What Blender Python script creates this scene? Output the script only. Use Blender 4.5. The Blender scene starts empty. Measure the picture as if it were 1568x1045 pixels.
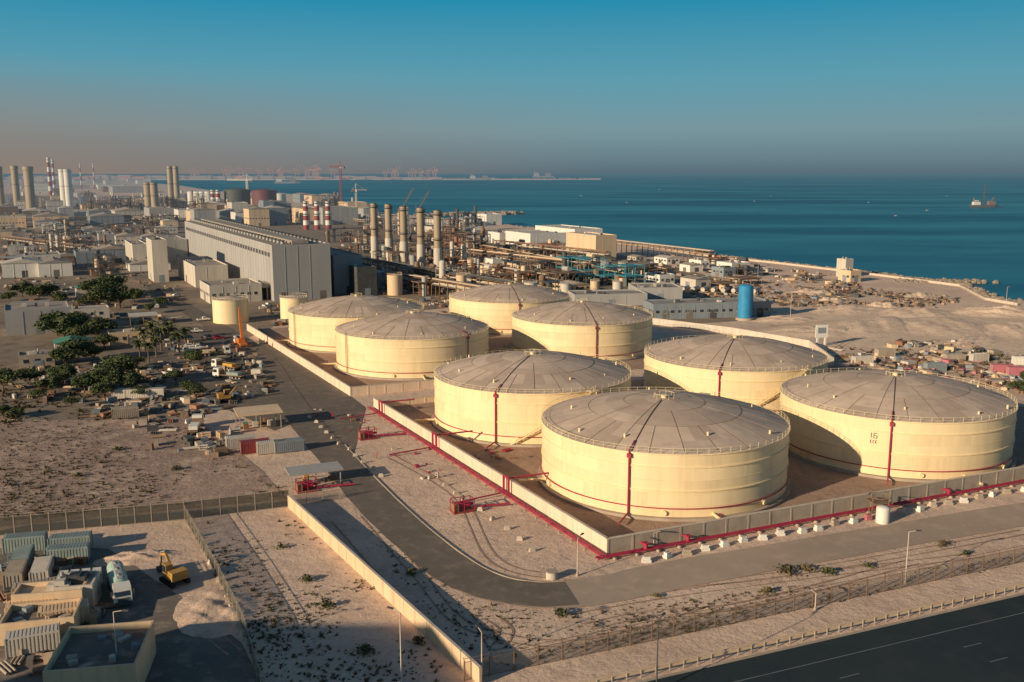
import bpy, math, random
from mathutils import Vector, Matrix
R=random.Random(7)
H=60.0;F=1450.0;PITCH=math.atan(257.5/F)
SUN_AZ=math.radians(38.5);SUN_EL=math.radians(16.5)
A1=math.radians(23.5)
def G(u,v,z=0.0):
    a=(u-784)/F;b=(v-522.5)/F;c=math.cos(PITCH);s=math.sin(PITCH)
    dx,dy,dz=a,c-b*s,-s-b*c
    t=(z-H)/dz
    return (dx*t,dy*t)
scene=bpy.context.scene
# ------------------------------------------------------------ materials
def nt_new(name):
    m=bpy.data.materials.new(name);m.use_nodes=True
    n=m.node_tree;n.nodes.clear()
    return m,n
def N(n,t,**k):
    x=n.nodes.new(t)
    for a,b in k.items():setattr(x,a,b)
    return x
def mixc(n,fac,a,b,bt='MIX'):
    x=N(n,'ShaderNodeMix',data_type='RGBA',blend_type=bt)
    for i,val in ((0,fac),(6,a),(7,b)):
        if isinstance(val,(int,float)):x.inputs[i].default_value=val
        elif isinstance(val,tuple):x.inputs[i].default_value=(*val[:3],1)
        else:n.links.new(val,x.inputs[i])
    return x.outputs[2]
def noise(n,vec,scale,detail=4,rough=.6):
    x=N(n,'ShaderNodeTexNoise');x.inputs['Scale'].default_value=scale
    x.inputs['Detail'].default_value=detail;x.inputs['Roughness'].default_value=rough
    n.links.new(vec,x.inputs['Vector']);return x.outputs['Fac']
def mrange(n,val,a,b,c=0,d=1):
    x=N(n,'ShaderNodeMapRange');n.links.new(val,x.inputs[0])
    for i,q in enumerate((a,b,c,d)):x.inputs[i+1].default_value=q
    return x.outputs[0]
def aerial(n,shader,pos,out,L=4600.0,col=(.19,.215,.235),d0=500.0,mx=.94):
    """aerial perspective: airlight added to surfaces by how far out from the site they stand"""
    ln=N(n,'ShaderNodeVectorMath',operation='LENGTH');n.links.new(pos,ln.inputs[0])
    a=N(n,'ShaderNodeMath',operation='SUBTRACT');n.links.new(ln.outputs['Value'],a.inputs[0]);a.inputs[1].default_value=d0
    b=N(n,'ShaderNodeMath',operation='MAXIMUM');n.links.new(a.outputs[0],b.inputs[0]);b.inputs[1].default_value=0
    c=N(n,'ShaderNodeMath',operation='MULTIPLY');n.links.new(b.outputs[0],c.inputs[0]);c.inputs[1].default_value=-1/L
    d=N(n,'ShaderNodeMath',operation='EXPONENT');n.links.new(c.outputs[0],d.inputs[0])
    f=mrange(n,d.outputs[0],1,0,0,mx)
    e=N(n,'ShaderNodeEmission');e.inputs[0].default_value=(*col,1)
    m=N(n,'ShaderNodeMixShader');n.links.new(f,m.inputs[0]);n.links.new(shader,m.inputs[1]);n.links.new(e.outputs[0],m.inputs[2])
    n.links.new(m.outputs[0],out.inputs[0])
def M(name,col,rough=.75,var=.18,scale=.35,metal=0.0,bump=0.0,streak=False,dirt=(.30,.23,.16),dirtamt=.35,bscale=None,spec=.3):
    m,n=nt_new(name)
    out=N(n,'ShaderNodeOutputMaterial');p=N(n,'ShaderNodeBsdfPrincipled')
    geo=N(n,'ShaderNodeNewGeometry');pos=geo.outputs['Position'];vec=pos
    if streak:
        mp=N(n,'ShaderNodeMapping');mp.inputs['Scale'].default_value=(1,1,.08);n.links.new(pos,mp.inputs[0]);vec=mp.outputs[0]
    c1=tuple(min(1,x*(1+var)) for x in col);c2=tuple(x*(1-var) for x in col)
    f1=mrange(n,noise(n,vec,scale,3),.3,.7)
    c=mixc(n,f1,c2,c1)
    f2=mrange(n,noise(n,vec,scale*3.7,4,.7),.5,.8,0,dirtamt)
    c=mixc(n,f2,c,dirt)
    n.links.new(c,p.inputs['Base Color'])
    p.inputs['Roughness'].default_value=rough;p.inputs['Metallic'].default_value=metal
    p.inputs['Specular IOR Level'].default_value=spec
    if bump:
        b=N(n,'ShaderNodeBump');b.inputs['Strength'].default_value=1;b.inputs['Distance'].default_value=bump
        n.links.new(noise(n,pos,bscale or scale*4,5,.65),b.inputs['Height']);n.links.new(b.outputs[0],p.inputs['Normal'])
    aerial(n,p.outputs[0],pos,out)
    return m
def ground_mat(name,ca,cb,cc,s=.05,bump=.25,spk=.35):
    m,n=nt_new(name)
    out=N(n,'ShaderNodeOutputMaterial');p=N(n,'ShaderNodeBsdfPrincipled')
    pos=N(n,'ShaderNodeNewGeometry').outputs['Position']
    c=mixc(n,mrange(n,noise(n,pos,s,5,.62),.35,.65),ca,cb)
    c=mixc(n,mrange(n,noise(n,pos,s*5.3,5,.7),.5,.68,0,.75),c,cc)
    c=mixc(n,mrange(n,noise(n,pos,1.9,4,.75),.54,.64,0,spk),c,tuple(x*.4 for x in cc))
    n.links.new(c,p.inputs['Base Color']);p.inputs['Roughness'].default_value=.95;p.inputs['Specular IOR Level'].default_value=.1
    b=N(n,'ShaderNodeBump');b.inputs['Distance'].default_value=bump
    n.links.new(noise(n,pos,.5,7,.72),b.inputs['Height']);n.links.new(b.outputs[0],p.inputs['Normal'])
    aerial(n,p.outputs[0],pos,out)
    return m
SAND=ground_mat('sand',(.82,.60,.445),(.68,.49,.365),(.52,.37,.275),bump=.32,spk=.3)
PALE=ground_mat('pale_sand',(.86,.64,.46),(.76,.555,.40),(.60,.43,.31),bump=.5,spk=.15)
DIRT=ground_mat('compound_dirt',(.48,.325,.235),(.37,.255,.185),(.29,.20,.145),s=.08)
FIELD=ground_mat('scrub_field_soil',(.46,.325,.25),(.33,.23,.185),(.72,.53,.39),s=.03,bump=.4,spk=.5)
PLANTG=ground_mat('plant_ground',(.24,.19,.145),(.34,.265,.195),(.14,.115,.095),s=.03,bump=.1)
ASPH=ground_mat('asphalt',(.20,.165,.135),(.16,.135,.11),(.29,.23,.18),s=.07,bump=.02,spk=.12)
TANR=ground_mat('dusty_road',(.48,.37,.28),(.41,.31,.235),(.56,.42,.32),s=.05,bump=.03,spk=.1)
HWY=ground_mat('highway_asphalt',(.028,.042,.048),(.037,.05,.055),(.05,.058,.06),s=.03,bump=.01,spk=.0)
YARD=ground_mat('yard_concrete',(.24,.20,.165),(.16,.14,.12),(.42,.32,.24),s=.07,bump=.05)
CREAM=M('cream_tank_paint',(.90,.71,.42),.5,.05,.25,streak=True,dirt=(.58,.42,.24),dirtamt=.36,spec=.35)
CREAM2=M('cream_tank_paint_faded',(.85,.66,.385),.55,.06,.3,streak=True,dirt=(.52,.38,.22),dirtamt=.45,spec=.35)
ROOFS=[M('dusty_tank_roof',c,.85,.12,.12,dirt=(.36,.26,.195),dirtamt=.6) for c in ((.57,.44,.335),(.51,.39,.30),(.63,.485,.37))]
ROOFT=ROOFS[0]
SEAM=M('roof_seam',(.30,.215,.16),.8)
SEAMD=M('roof_pipe_dark',(.22,.14,.11),.8)
RED=M('red_pipe_paint',(.38,.03,.07),.5,.2,dirtamt=.3)
REDD=M('dark_red_paint',(.27,.05,.05),.6)
WALLC=M('cream_wall',(.78,.60,.44),.9,.1,.3,streak=True,dirt=(.36,.27,.19),dirtamt=.5)
CONC=M('concrete',(.42,.345,.265),.9,.15,.4,bump=.03)
CONCL=M('pale_concrete',(.60,.50,.40),.9,.12,.5)
CONCD=M('dark_concrete',(.18,.16,.14),.9,.2)
WHITE=M('white_paint',(.78,.73,.64),.5,.06,dirtamt=.25)
OFFW=M('offwhite_cladding',(.60,.53,.44),.6,.1,streak=True)
GREY=M('grey_cladding',(.40,.38,.355),.6,.08,.15,streak=True,dirtamt=.2)
GREYD=M('dark_grey_metal',(.08,.08,.08),.6,.2)
GREYB=M('bluegrey_cladding',(.24,.27,.29),.6,.12,streak=True)
ROOFG=M('grey_roof',(.33,.285,.24),.85,.15,.2)
BEIGE=M('beige_cladding',(.72,.52,.33),.7,.1,streak=True)
BROWN=M('brown_steel',(.22,.14,.09),.7,.25)
ORNG=M('orange_paint',(.62,.19,.05),.5,.1)
YELL=M('yellow_paint',(.60,.35,.06),.5,.15)
TEAL=M('teal_paint',(.06,.27,.31),.5,.15)
GGREY=M('grey_green_paint',(.28,.33,.30),.6,.15)
BLUE=M('blue_paint',(.03,.26,.48),.5,.1)
GREENP=M('green_paint',(.08,.26,.17),.6,.15)
PINK=M('pink_container',(.50,.17,.20),.6,.1)
TANKD=M('dark_green_tank',(.075,.085,.07),.6)
STACK=M('stack_steel',(.40,.31,.21),.5,.15,streak=True)
RUBB=M('rubber',(.02,.02,.02),.8,.1,dirtamt=.2)
GLASS=M('dark_glass',(.03,.04,.05),.15,.1,dirtamt=0,spec=.6)
RUST=M('rust',(.30,.15,.09),.85,.3)
ROCK=M('rock',(.30,.24,.18),.95,.3,.6,bump=.1)
WOOD=M('timber',(.42,.29,.17),.85,.2)
BARK=M('bark',(.14,.10,.07),.95,.2)
LEAF=M('leaf',(.048,.075,.026),.8,.4,.6,dirt=(.10,.10,.04),dirtamt=.5)
LEAF2=M('leaf_olive',(.085,.095,.036),.8,.4,.6,dirt=(.16,.13,.06),dirtamt=.5)
SCRUB=M('scrub',(.14,.11,.055),.9,.5,.3,dirt=(.26,.19,.11),dirtamt=.6)
CLOTH=M('work_clothes',(.45,.12,.06),.8)
MARK=M('road_marking_paint',(.18,.20,.20),.7,.2,dirtamt=.5)
SOIL=M('dug_soil',(.36,.25,.18),.95,.3,.5,bump=.1)
def mesh_fence(name,f,c):
    m,n=nt_new(name);out=N(n,'ShaderNodeOutputMaterial')
    mx=N(n,'ShaderNodeMixShader');mx.inputs[0].default_value=f
    t=N(n,'ShaderNodeBsdfTransparent');d=N(n,'ShaderNodeBsdfDiffuse');d.inputs[0].default_value=(*c,1)
    n.links.new(t.outputs[0],mx.inputs[1]);n.links.new(d.outputs[0],mx.inputs[2]);n.links.new(mx.outputs[0],out.inputs[0]);return m
MESHF=mesh_fence('chainlink_mesh',.34,(.16,.12,.085));MESHD=mesh_fence('screen_netting',.72,(.07,.07,.055))
def water_mat():
    m,n=nt_new('sea_water');out=N(n,'ShaderNodeOutputMaterial')
    pos=N(n,'ShaderNodeNewGeometry').outputs['Position']
    mp=N(n,'ShaderNodeMapping');mp.inputs['Scale'].default_value=(.3,1.0,1);mp.inputs['Rotation'].default_value=(0,0,.12);n.links.new(pos,mp.inputs[0])
    f=mrange(n,noise(n,mp.outputs[0],.0042,6,.6),.40,.60)
    f2=mrange(n,noise(n,mp.outputs[0],.03,5,.65),.35,.75,0,.35)
    c=mixc(n,f,(.004,.10,.15),(.045,.27,.325))
    c=mixc(n,f2,c,(.004,.085,.13))
    d=N(n,'ShaderNodeBsdfDiffuse');n.links.new(c,d.inputs[0])
    g=N(n,'ShaderNodeBsdfGlossy');g.inputs['Roughness'].default_value=.3;g.inputs[0].default_value=(.6,.8,.85,1)
    b=N(n,'ShaderNodeBump');b.inputs['Distance'].default_value=1.0;b.inputs['Strength'].default_value=.6
    n.links.new(noise(n,pos,.14,6,.7),b.inputs['Height'])
    n.links.new(b.outputs[0],g.inputs['Normal']);n.links.new(b.outputs[0],d.inputs['Normal'])
    mx=N(n,'ShaderNodeMixShader');mx.inputs[0].default_value=.26
    n.links.new(d.outputs[0],mx.inputs[1]);n.links.new(g.outputs[0],mx.inputs[2])
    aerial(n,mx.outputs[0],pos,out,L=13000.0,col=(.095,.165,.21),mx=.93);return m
WATER=water_mat()
# ------------------------------------------------------------ mesh builder
class MB:
    def __init__(s):s.V=[];s.F=[];s.I=[];s.S=[];s.m=[]
    def mi(s,m):
        if m not in s.m:s.m.append(m)
        return s.m.index(m)
    def add(s,vs,fs,m,sm=False):
        o=len(s.V);s.V+=vs;i=s.mi(m)
        for f in fs:s.F.append([o+k for k in f]);s.I.append(i);s.S.append(sm)
    def box(s,x0,y0,z0,x1,y1,z1,m):
        s.add([(x0,y0,z0),(x1,y0,z0),(x1,y1,z0),(x0,y1,z0),(x0,y0,z1),(x1,y0,z1),(x1,y1,z1),(x0,y1,z1)],
          [(3,2,1,0),(4,5,6,7),(0,1,5,4),(1,2,6,5),(2,3,7,6),(3,0,4,7)],m)
    def ob(s,cx,cy,z0,lx,ly,h,a,m):
        c,n=math.cos(a),math.sin(a);P=[]
        for z in (z0,z0+h):
            for x,y in ((-lx/2,-ly/2),(lx/2,-ly/2),(lx/2,ly/2),(-lx/2,ly/2)):P.append((cx+x*c-y*n,cy+x*n+y*c,z))
        s.add(P,[(3,2,1,0),(4,5,6,7),(0,1,5,4),(1,2,6,5),(2,3,7,6),(3,0,4,7)],m)
    def tube(s,p,q,r,m,n=8,r2=None,cap=True,sm=True):
        p=Vector(p);q=Vector(q);r2=r if r2 is None else r2
        a=(q-p)
        if a.length<1e-6:return
        a.normalize();u=a.cross(Vector((0,0,1)))
        if u.length<.01:u=Vector((1,0,0))
        u.normalize();w=a.cross(u)
        P=[];
        for c,rr in ((p,r),(q,r2)):
            for k in range(n):
                t=2*math.pi*(k+.5)/n;P.append(tuple(c+(u*math.cos(t)+w*math.sin(t))*rr))
        s.add(P,[(k,(k+1)%n,n+(k+1)%n,n+k) for k in range(n)],m,sm and n>4)
        if cap:
            s.add(P[:n],[tuple(range(n))[::-1]],m);s.add(P[n:],[tuple(range(n))],m)
    def beam(s,p,q,w,m):s.tube(p,q,w*.707,m,4)
    def cyl(s,x,y,z0,z1,r,m,n=16,r2=None):s.tube((x,y,z0),(x,y,z1),r,m,n,r2)
    def dome(s,x,y,z,r,h,m,n=12,k=4):
        P=[]
        for j in range(k):
            t=j/k*math.pi/2
            for i in range(n):
                a=2*math.pi*i/n;P.append((x+r*math.cos(t)*math.cos(a),y+r*math.cos(t)*math.sin(a),z+h*math.sin(t)))
        P.append((x,y,z+h));f=[]
        for j in range(k-1):
            for i in range(n):f.append((j*n+i,j*n+(i+1)%n,(j+1)*n+(i+1)%n,(j+1)*n+i))
        for i in range(n):f.append(((k-1)*n+i,(k-1)*n+(i+1)%n,k*n))
        s.add(P,f,m,True)
    def ring(s,x,y,z,rad,w,m,n=64,a0=0,a1=2*math.pi):
        full=abs(a1-a0-2*math.pi)<1e-6
        P=[];k=n if full else n+1
        for i in range(k):
            a=a0+(a1-a0)*i/n
            for dr,dz in ((-w,-w),(w,-w),(w,w),(-w,w)):P.append((x+(rad+dr)*math.cos(a),y+(rad+dr)*math.sin(a),z+dz))
        f=[]
        for i in range(n):
            j=(i+1)%k
            for q in range(4):f.append((i*4+q,j*4+q,j*4+(q+1)%4,i*4+(q+1)%4))
        s.add(P,f,m)
    def rock(s,x,y,z,r,m,rn=R):
        P=[]
        for zz,rr in ((-.3,.8),(.25,1),(.7,.6)):
            for i in range(5):
                a=i*1.257+rn.random()*.6;k=r*rr*rn.uniform(.7,1.2);P.append((x+k*math.cos(a),y+k*math.sin(a),z+r*zz*rn.uniform(.8,1.2)))
        f=[(10,11,12,13,14)]
        for j in (0,5):
            for i in range(5):f.append((j+i,j+(i+1)%5,j+5+(i+1)%5,j+5+i))
        s.add(P,f,m)
    def build(s,name,loc=(0,0,0),rz=0,link=True):
        me=bpy.data.meshes.new(name);me.from_pydata(s.V,[],s.F)
        for m in s.m:me.materials.append(m)
        me.polygons.foreach_set('material_index',s.I);me.polygons.foreach_set('use_smooth',s.S)
        me.update()
        if not link:return me
        return put(name,me,loc,rz)
def put(name,me,loc=(0,0,0),rz=0,sc=1):
    o=bpy.data.objects.new(name,me);o.location=loc;o.rotation_euler=(0,0,rz);o.scale=(sc,sc,sc) if not isinstance(sc,tuple) else sc
    scene.collection.objects.link(o);return o
def at(u,v,z=0):
    x,y=G(u,v);return (x,y,z)
def patch(name,pix,m,z):
    b=MB();b.add([(*G(*p),z) for p in pix],[tuple(range(len(pix)))],m);o=b.build(name)
    me=o.data
    if me.polygons[0].normal.z<0:me.flip_normals()
    return o
def smooth_line(pts,k=8):
    out=[]
    n=len(pts)
    for i in range(n-1):
        p0=pts[max(i-1,0)];p1=pts[i];p2=pts[i+1];p3=pts[min(i+2,n-1)]
        for j in range(k):
            t=j/k
            out.append(tuple(.5*((2*p1[c])+(-p0[c]+p2[c])*t+(2*p0[c]-5*p1[c]+4*p2[c]-p3[c])*t*t+(-p0[c]+3*p1[c]-3*p2[c]+p3[c])*t**3) for c in (0,1)))
    out.append(pts[-1]);return out
def strip(b,pts,w,z,m,off=0.0,jit=0.0):
    P=[]
    for i,p in enumerate(pts):
        a=pts[max(i-1,0)];c=pts[min(i+1,len(pts)-1)]
        d=Vector((c[0]-a[0],c[1]-a[1])).normalized();nx,ny=-d.y,d.x
        w1=w/2+jit*(math.sin(i*.37)+.5*math.sin(i*.93+1));w2=w/2+jit*(math.sin(i*.29+2)+.5*math.sin(i*1.1))
        P.append((p[0]+nx*(off+w1),p[1]+ny*(off+w1),z));P.append((p[0]+nx*(off-w2),p[1]+ny*(off-w2),z))
    b.add(P,[(2*i+1,2*i+3,2*i+2,2*i)[::-1] for i in range(len(pts)-1)],m)
# ------------------------------------------------------------ land, sea
coast=[G(*p) for p in [(1568,464),(1520,456),(1480,436),(1400,426),(1330,417),(1260,409),(1200,402),(1140,396),(1080,389),(1000,377),(960,373),(940,368),(900,353),(800,348),(740,340),(700,339),(640,331),(560,323),(545,313),(500,303),(440,297),(330,293),(280,285),(200,277),(120,271)]]
poly=[(3000,-700),(600,330)]+coast+[(-20000,14000),(-20000,-3000),(3000,-3000)]
b=MB();n=len(poly)
b.add([(x,y,0) for x,y in poly]+[(x,y,-6) for x,y in poly],[tuple(range(n))]+[(i,(i+1)%n,n+(i+1)%n,n+i) for i in range(n)],SAND);b.build('ground')
b=MB();S=60000;b.add([(-S,-8000,-1),(S,-8000,-1),(S,S,-1),(-S,S,-1)],[(0,1,2,3)],WATER);b.build('sea')
patch('plant_ground',[(-900,640),(-300,470),(-160,300),(300,300),(560,332),(700,362),(900,382),(1000,400),(1130,435),(1130,492),(1000,500),(700,470),(420,500),(330,540),(290,640),(120,645),(-100,640)],PLANTG,.03)
patch('scrub_field_soil',[(-200,650),(300,640),(400,720),(440,765),(-250,830)],FIELD,.05)
patch('sand_flat',[(1180,495),(1420,455),(1568,470),(1900,520),(1900,620),(1568,545),(1270,530)],PALE,.04)
patch('yard_concrete',[(-300,840),(165,840),(300,930),(370,985),(400,1045),(420,1200),(-400,1200)],YARD,.04)
# ------------------------------------------------------------ compounds
C0=G(930,850);E1=(math.cos(A1),math.sin(A1));E2=(math.cos(math.radians(118)),math.sin(math.radians(118)))
def L(s,t,o=C0):return (o[0]+s*E1[0]+t*E2[0],o[1]+s*E1[1]+t*E2[1])
b=MB();b.add([(*L(s,t),.06) for s,t in [(0,0),(150,0),(150,112),(0,108)]],[(0,1,2,3)],DIRT);b.build('compound_floor')
C2=G(537,607)
b=MB();b.add([(*L(s,t,C2),.06) for s,t in [(0,0),(118,0),(118,125),(0,125)]],[(0,1,2,3)],DIRT);b.build('compound_floor')
def wallrun(b,p,q,h,t,m,step=4.5,pil=.06,cap=True):
    d=Vector((q[0]-p[0],q[1]-p[1]));ln=d.length;a=math.atan2(d.y,d.x)
    b.ob((p[0]+q[0])/2,(p[1]+q[1])/2,0,ln,t,h,a,m)
    if cap:b.ob((p[0]+q[0])/2,(p[1]+q[1])/2,h,ln+.1,t+.14,.12,a,CONCL)
    k=int(ln/step)
    for i in range(k+1):
        f=i/k;b.ob(p[0]+d.x*f,p[1]+d.y*f,0,.35,t+2*pil,h-.02,a,m)
def wall_obj(name,pts,h,t,m):
    b=MB()
    for i in range(len(pts)-1):wallrun(b,pts[i],pts[i+1],h,t,m)
    b.build(name)
wall_obj('bund_wall',[L(0,108),L(0,0)],2.7,.4,WALLC)
wall_obj('bund_wall',[L(0,0),L(150,0)],2.7,.4,CONC)
wall_obj('bund_wall',[L(0,108),L(60,110)],1.6,.3,WALLC)
wall_obj('bund_wall',[L(0,124,C2),C2,L(34,0,C2)],2.5,.35,WALLC)
wall_obj('bund_wall',[G(1000,497),G(1120,512),G(1240,533),G(1275,560)],2.5,.4,OFFW)
# ------------------------------------------------------------ tanks
TR=24.0;TH=11.9;TA=16.3
def tank(name,x,y,pipes,stair=None,ladder=None,num=False):
    b=MB();n=96;rr=random.Random(int(x*7))
    b.cyl(0,0,0,.5,TR+.9,CONC,n)
    P=[];zs=[.5,2.4,4.8,7.1,9.5,TH]
    for z in zs:
        for i in range(n):
            a=2*math.pi*i/n;P.append((TR*math.cos(a),TR*math.sin(a),z))
    groups={0:[],1:[]}
    for j in range(5):
        for i in range(n):
            if (i+j*4)%8==0 or i==0:cur=rr.random()<.3
            groups[1 if cur else 0].append((j*n+i,j*n+(i+1)%n,(j+1)*n+(i+1)%n,(j+1)*n+i))
    b.add(P,groups[0],CREAM,True)
    mi=b.mi(CREAM2);base=len(b.V)-len(P)
    for f in groups[1]:b.F.append([base+k for k in f]);b.I.append(mi);b.S.append(True)
    P=[]
    ks=[(TR+.12,TH)]+[(TR*q,TH+(TA-TH)*(1-(.8*q*q+.2*q))) for q in (.83,.62,.48,.33,.16)]+[(.8,TA)];kk=len(ks)-1
    for r,z in ks:
        for i in range(n):
            a=2*math.pi*i/n;P.append((r*math.cos(a),r*math.sin(a),z))
    o=len(b.V);b.V+=P
    for j in range(kk):
        st_=(4,4,8,8,8,16)[min(j,5)]
        for i in range(n):
            if (i+(2 if j%2 else 0))%st_==0 or i==0:pm=rr.choice(ROOFS)
            b.F.append([o+j*n+i,o+j*n+(i+1)%n,o+(j+1)*n+(i+1)%n,o+(j+1)*n+i]);b.I.append(b.mi(pm));b.S.append(True)
    b.F.append([o+kk*n+i for i in range(n)]);b.I.append(b.mi(ROOFT));b.S.append(False)
    b.ring(0,0,TH-.05,TR+.08,.12,CREAM,n)
    for z in (2.4,4.8,7.1):b.ring(0,0,z,TR-.01,.045,CREAM2,n)
    b.ring(0,0,9.5,TR+.06,.12,CREAM,n);b.ring(0,0,5.2,TR+.1,.1,CREAM,n)
    b.ring(0,0,2.1,TR+.25,.08,RED,n)
    def zr(r):
        for (r0,z0),(r1,z1) in zip(ks,ks[1:]):
            if r<=r0+.01 and r>=r1:return z0+(z1-z0)*(r0-r)/(r0-r1)
        return TA
    def rs(a,ra,rb,w,m,lift=.02):
        rr_=[ra]+[k[0] for k in ks if rb<k[0]<ra]+[rb]
        for r0,r1 in zip(rr_,rr_[1:]):
            b.beam((r0*math.cos(a),r0*math.sin(a),zr(r0)+lift),(r1*math.cos(a),r1*math.sin(a),zr(r1)+lift),w,m)
    for i in range(24):
        a=2*math.pi*i/24;rs(a,TR,TR*.62 if i%2 else (TR*.33 if i%4 else 1),.085,SEAM,.015)
    for q in (.33,.62):b.ring(0,0,zr(TR*q)-.01,TR*q,.05,SEAM,96)
    for i in range(72):
        a=2*math.pi*i/72;b.beam((TR*math.cos(a),TR*math.sin(a),TH),(TR*math.cos(a),TR*math.sin(a),TH+1.05),.055,CREAM)
    b.ring(0,0,TH+1.05,TR,.025,CREAM,72);b.ring(0,0,TH+.55,TR,.018,CREAM,72)
    b.cyl(0,0,TA,TA+.6,.6,CREAM,12)
    for i in range(10):
        a=2*math.pi*i/10;b.beam((2*math.cos(a),2*math.sin(a),TA-.2),(2*math.cos(a),2*math.sin(a),TA+.9),.05,CREAM)
    b.ring(0,0,TA+.9,2,.03,CREAM,20)
    for i in range(9):
        a=i*.7+rr.random()*.3;r=TR*rr.uniform(.75,.95)
        b.cyl(r*math.cos(a),r*math.sin(a),zr(r)-.1,zr(r)+rr.uniform(.4,.8),rr.choice((.12,.22)),CREAM,8)
    for ang,m in pipes:
        a=math.radians(ang);c,s_=math.cos(a),math.sin(a);q=TR+.3
        b.tube((q*c,q*s_,.7),(q*c,q*s_,TH+.3),.17,m,8)
        b.tube((q*c,q*s_,TH+.3),((TR-3)*c,(TR-3)*s_,zr(TR-3)+.25),.14,m,6)
        b.ob((TR+.15)*c,(TR+.15)*s_,TH-1.0,.8,.8,.7,a,m)
        rs(a+.004,TR-3,2,.12,SEAMD,.08)
        b.tube((q*c,q*s_,.7),((TR+6)*c,(TR+6)*s_,.7),.17,m,8)
    if ladder:
        for dd in (0,.035):
            a=math.radians(ladder)+dd;q=TR+.3;b.tube((q*math.cos(a),q*math.sin(a),.5),(q*math.cos(a),q*math.sin(a),TH+1),.08,SEAM,6)
    if stair:
        a0,a1=map(math.radians,stair);k=54
        pr=None
        for i in range(k+1):
            a=a0+(a1-a0)*i/k;z=.5+(TH-.5)*i/k
            c,s_=math.cos(a),math.sin(a)
            b.ob((TR+.55)*c,(TR+.55)*s_,z,.9,.36,.06,a,CREAM)
            cur=[((TR+1)*c,(TR+1)*s_,z),((TR+1)*c,(TR+1)*s_,z+1.1),((TR+.12)*c,(TR+.12)*s_,z)]
            if i%3==0:b.beam(cur[0],cur[1],.07,CREAM)
            if pr:
                b.beam(pr[0],cur[0],.2,CREAM);b.beam(pr[1],cur[1],.08,CREAM)
            pr=cur
        b.ob((TR+.8)*math.cos(a1),(TR+.8)*math.sin(a1),TH,1.8,2.4,.12,a1,CREAM)
    for ang in (200,262,310,20):
        a=math.radians(ang);b.tube(((TR-.1)*math.cos(a),(TR-.1)*math.sin(a),1.3),((TR+.5)*math.cos(a),(TR+.5)*math.sin(a),1.3),.45,CREAM,12)
    for ang in (283,190):
        a=math.radians(ang);b.tube(((TR-.1)*math.cos(a),(TR-.1)*math.sin(a),.9),((TR+5)*math.cos(a),(TR+5)*math.sin(a),.9),.3,CREAM2,10)
        b.cyl((TR+3)*math.cos(a),(TR+3)*math.sin(a),.9,1.9,.12,GREYD,6);b.ring((TR+3)*math.cos(a),(TR+3)*math.sin(a),1.9,.4,.05,RED,10)
    if num:
        a=math.radians(240);t=Vector((-math.sin(a),math.cos(a),0));r=Vector((math.cos(a),math.sin(a),0))
        def seg(x0,z0,x1,z1):b.beam(r*(TR+.03)+t*x0+Vector((0,0,z0)),r*(TR+.03)+t*x1+Vector((0,0,z1)),.1,GREYD)
        seg(-.5,8.0,-.5,9.0);seg(0,8.0,0,9.0);seg(0,8.0,.6,8.0);seg(.6,8.0,.6,8.5);seg(.6,8.5,0,8.5);seg(0,9.0,.6,9.0)
        for k in range(3):seg(-.6+k*.5,7.0,-.6+k*.5,7.5);seg(-.6+k*.5,7.0,-.35+k*.5,7.0);seg(-.6+k*.5,7.5,-.35+k*.5,7.5)
    b.build(name,(x,y,.06))
for x,y,pp,st,ld,nm in [(30,182,[(247,RED)],(95,60),None,False),(84,203,[(247.5,RED)],(60,25),None,True),(5,227.5,[(249,RED)],(258,302),None,False),(60,251,[(248.6,RED)],(258,302),None,False),
    (-31.5,296,[(319,REDD)],None,220,False),(24,322,[(277,REDD)],None,None,False),(-56,338,[],None,217,False),(-1,375,[(279,REDD)],None,None,False)]:
    tank('oil_storage_tank',x,y,pp,st,ld,nm)
def small_tank(name,u,v,r,h,m,roof=None):
    b=MB();b.cyl(0,0,0,h,r,m,40);b.tube((0,0,h),(0,0,h+r*.16),r+.1,roof or m,40,.2);b.ring(0,0,h,r+.05,.08,m,40)
    for i in range(24):
        a=i*math.pi/12;b.beam((r*math.cos(a),r*math.sin(a),h),(r*math.cos(a),r*math.sin(a),h+1),.06,m)
    b.ring(0,0,h+1,r,.04,m,24);b.tube((r+.2,0,0),(r+.2,0,h),.12,m,6)
    x,y=G(u,v);b.build(name,(x,y+r,0))
small_tank('small_storage_tank',346,497,7,9.5,CREAM,ROOFT);small_tank('small_storage_tank',446,493,5.5,9.5,CREAM,ROOFT)
# ------------------------------------------------------------ roads
main=smooth_line([G(*p) for p in [(215,425),(255,455),(330,500),(398,545),(440,610),(500,685),(575,770),(660,848),(735,894),(825,911),(930,902)]],14)
east=smooth_line([G(*p) for p in [(735,894),(825,911),(930,902),(1100,868),(1568,788),(1900,738)]],14)
b=MB();strip(b,east,9,.09,TANR,jit=.12);b.build('perimeter_road')
b=MB();strip(b,main[:-8],7.8,.12,ASPH,jit=.12);b.build('service_road')
# kerb round the inside of the bend
b=MB()
for p,q in zip(main[70:-8],main[71:-8]):
    d=Vector((q[0]-p[0],q[1]-p[1]));a=math.atan2(d.y,d.x);nx,ny=-math.sin(a),math.cos(a)
    b.ob((p[0]+q[0])/2+nx*4.15,(p[1]+q[1])/2+ny*4.15,0,d.length*1.02,.2,.22,a,CONC)
b.build('road_kerb')
patch('asphalt_apron',[(200,500),(330,500),(420,560),(470,640),(420,660),(330,620),(240,560)],ASPH,.075)
patch('asphalt_apron',[(395,500),(420,520),(560,625),(540,700),(480,690),(440,620),(400,560)],ASPH,.07)
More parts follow.
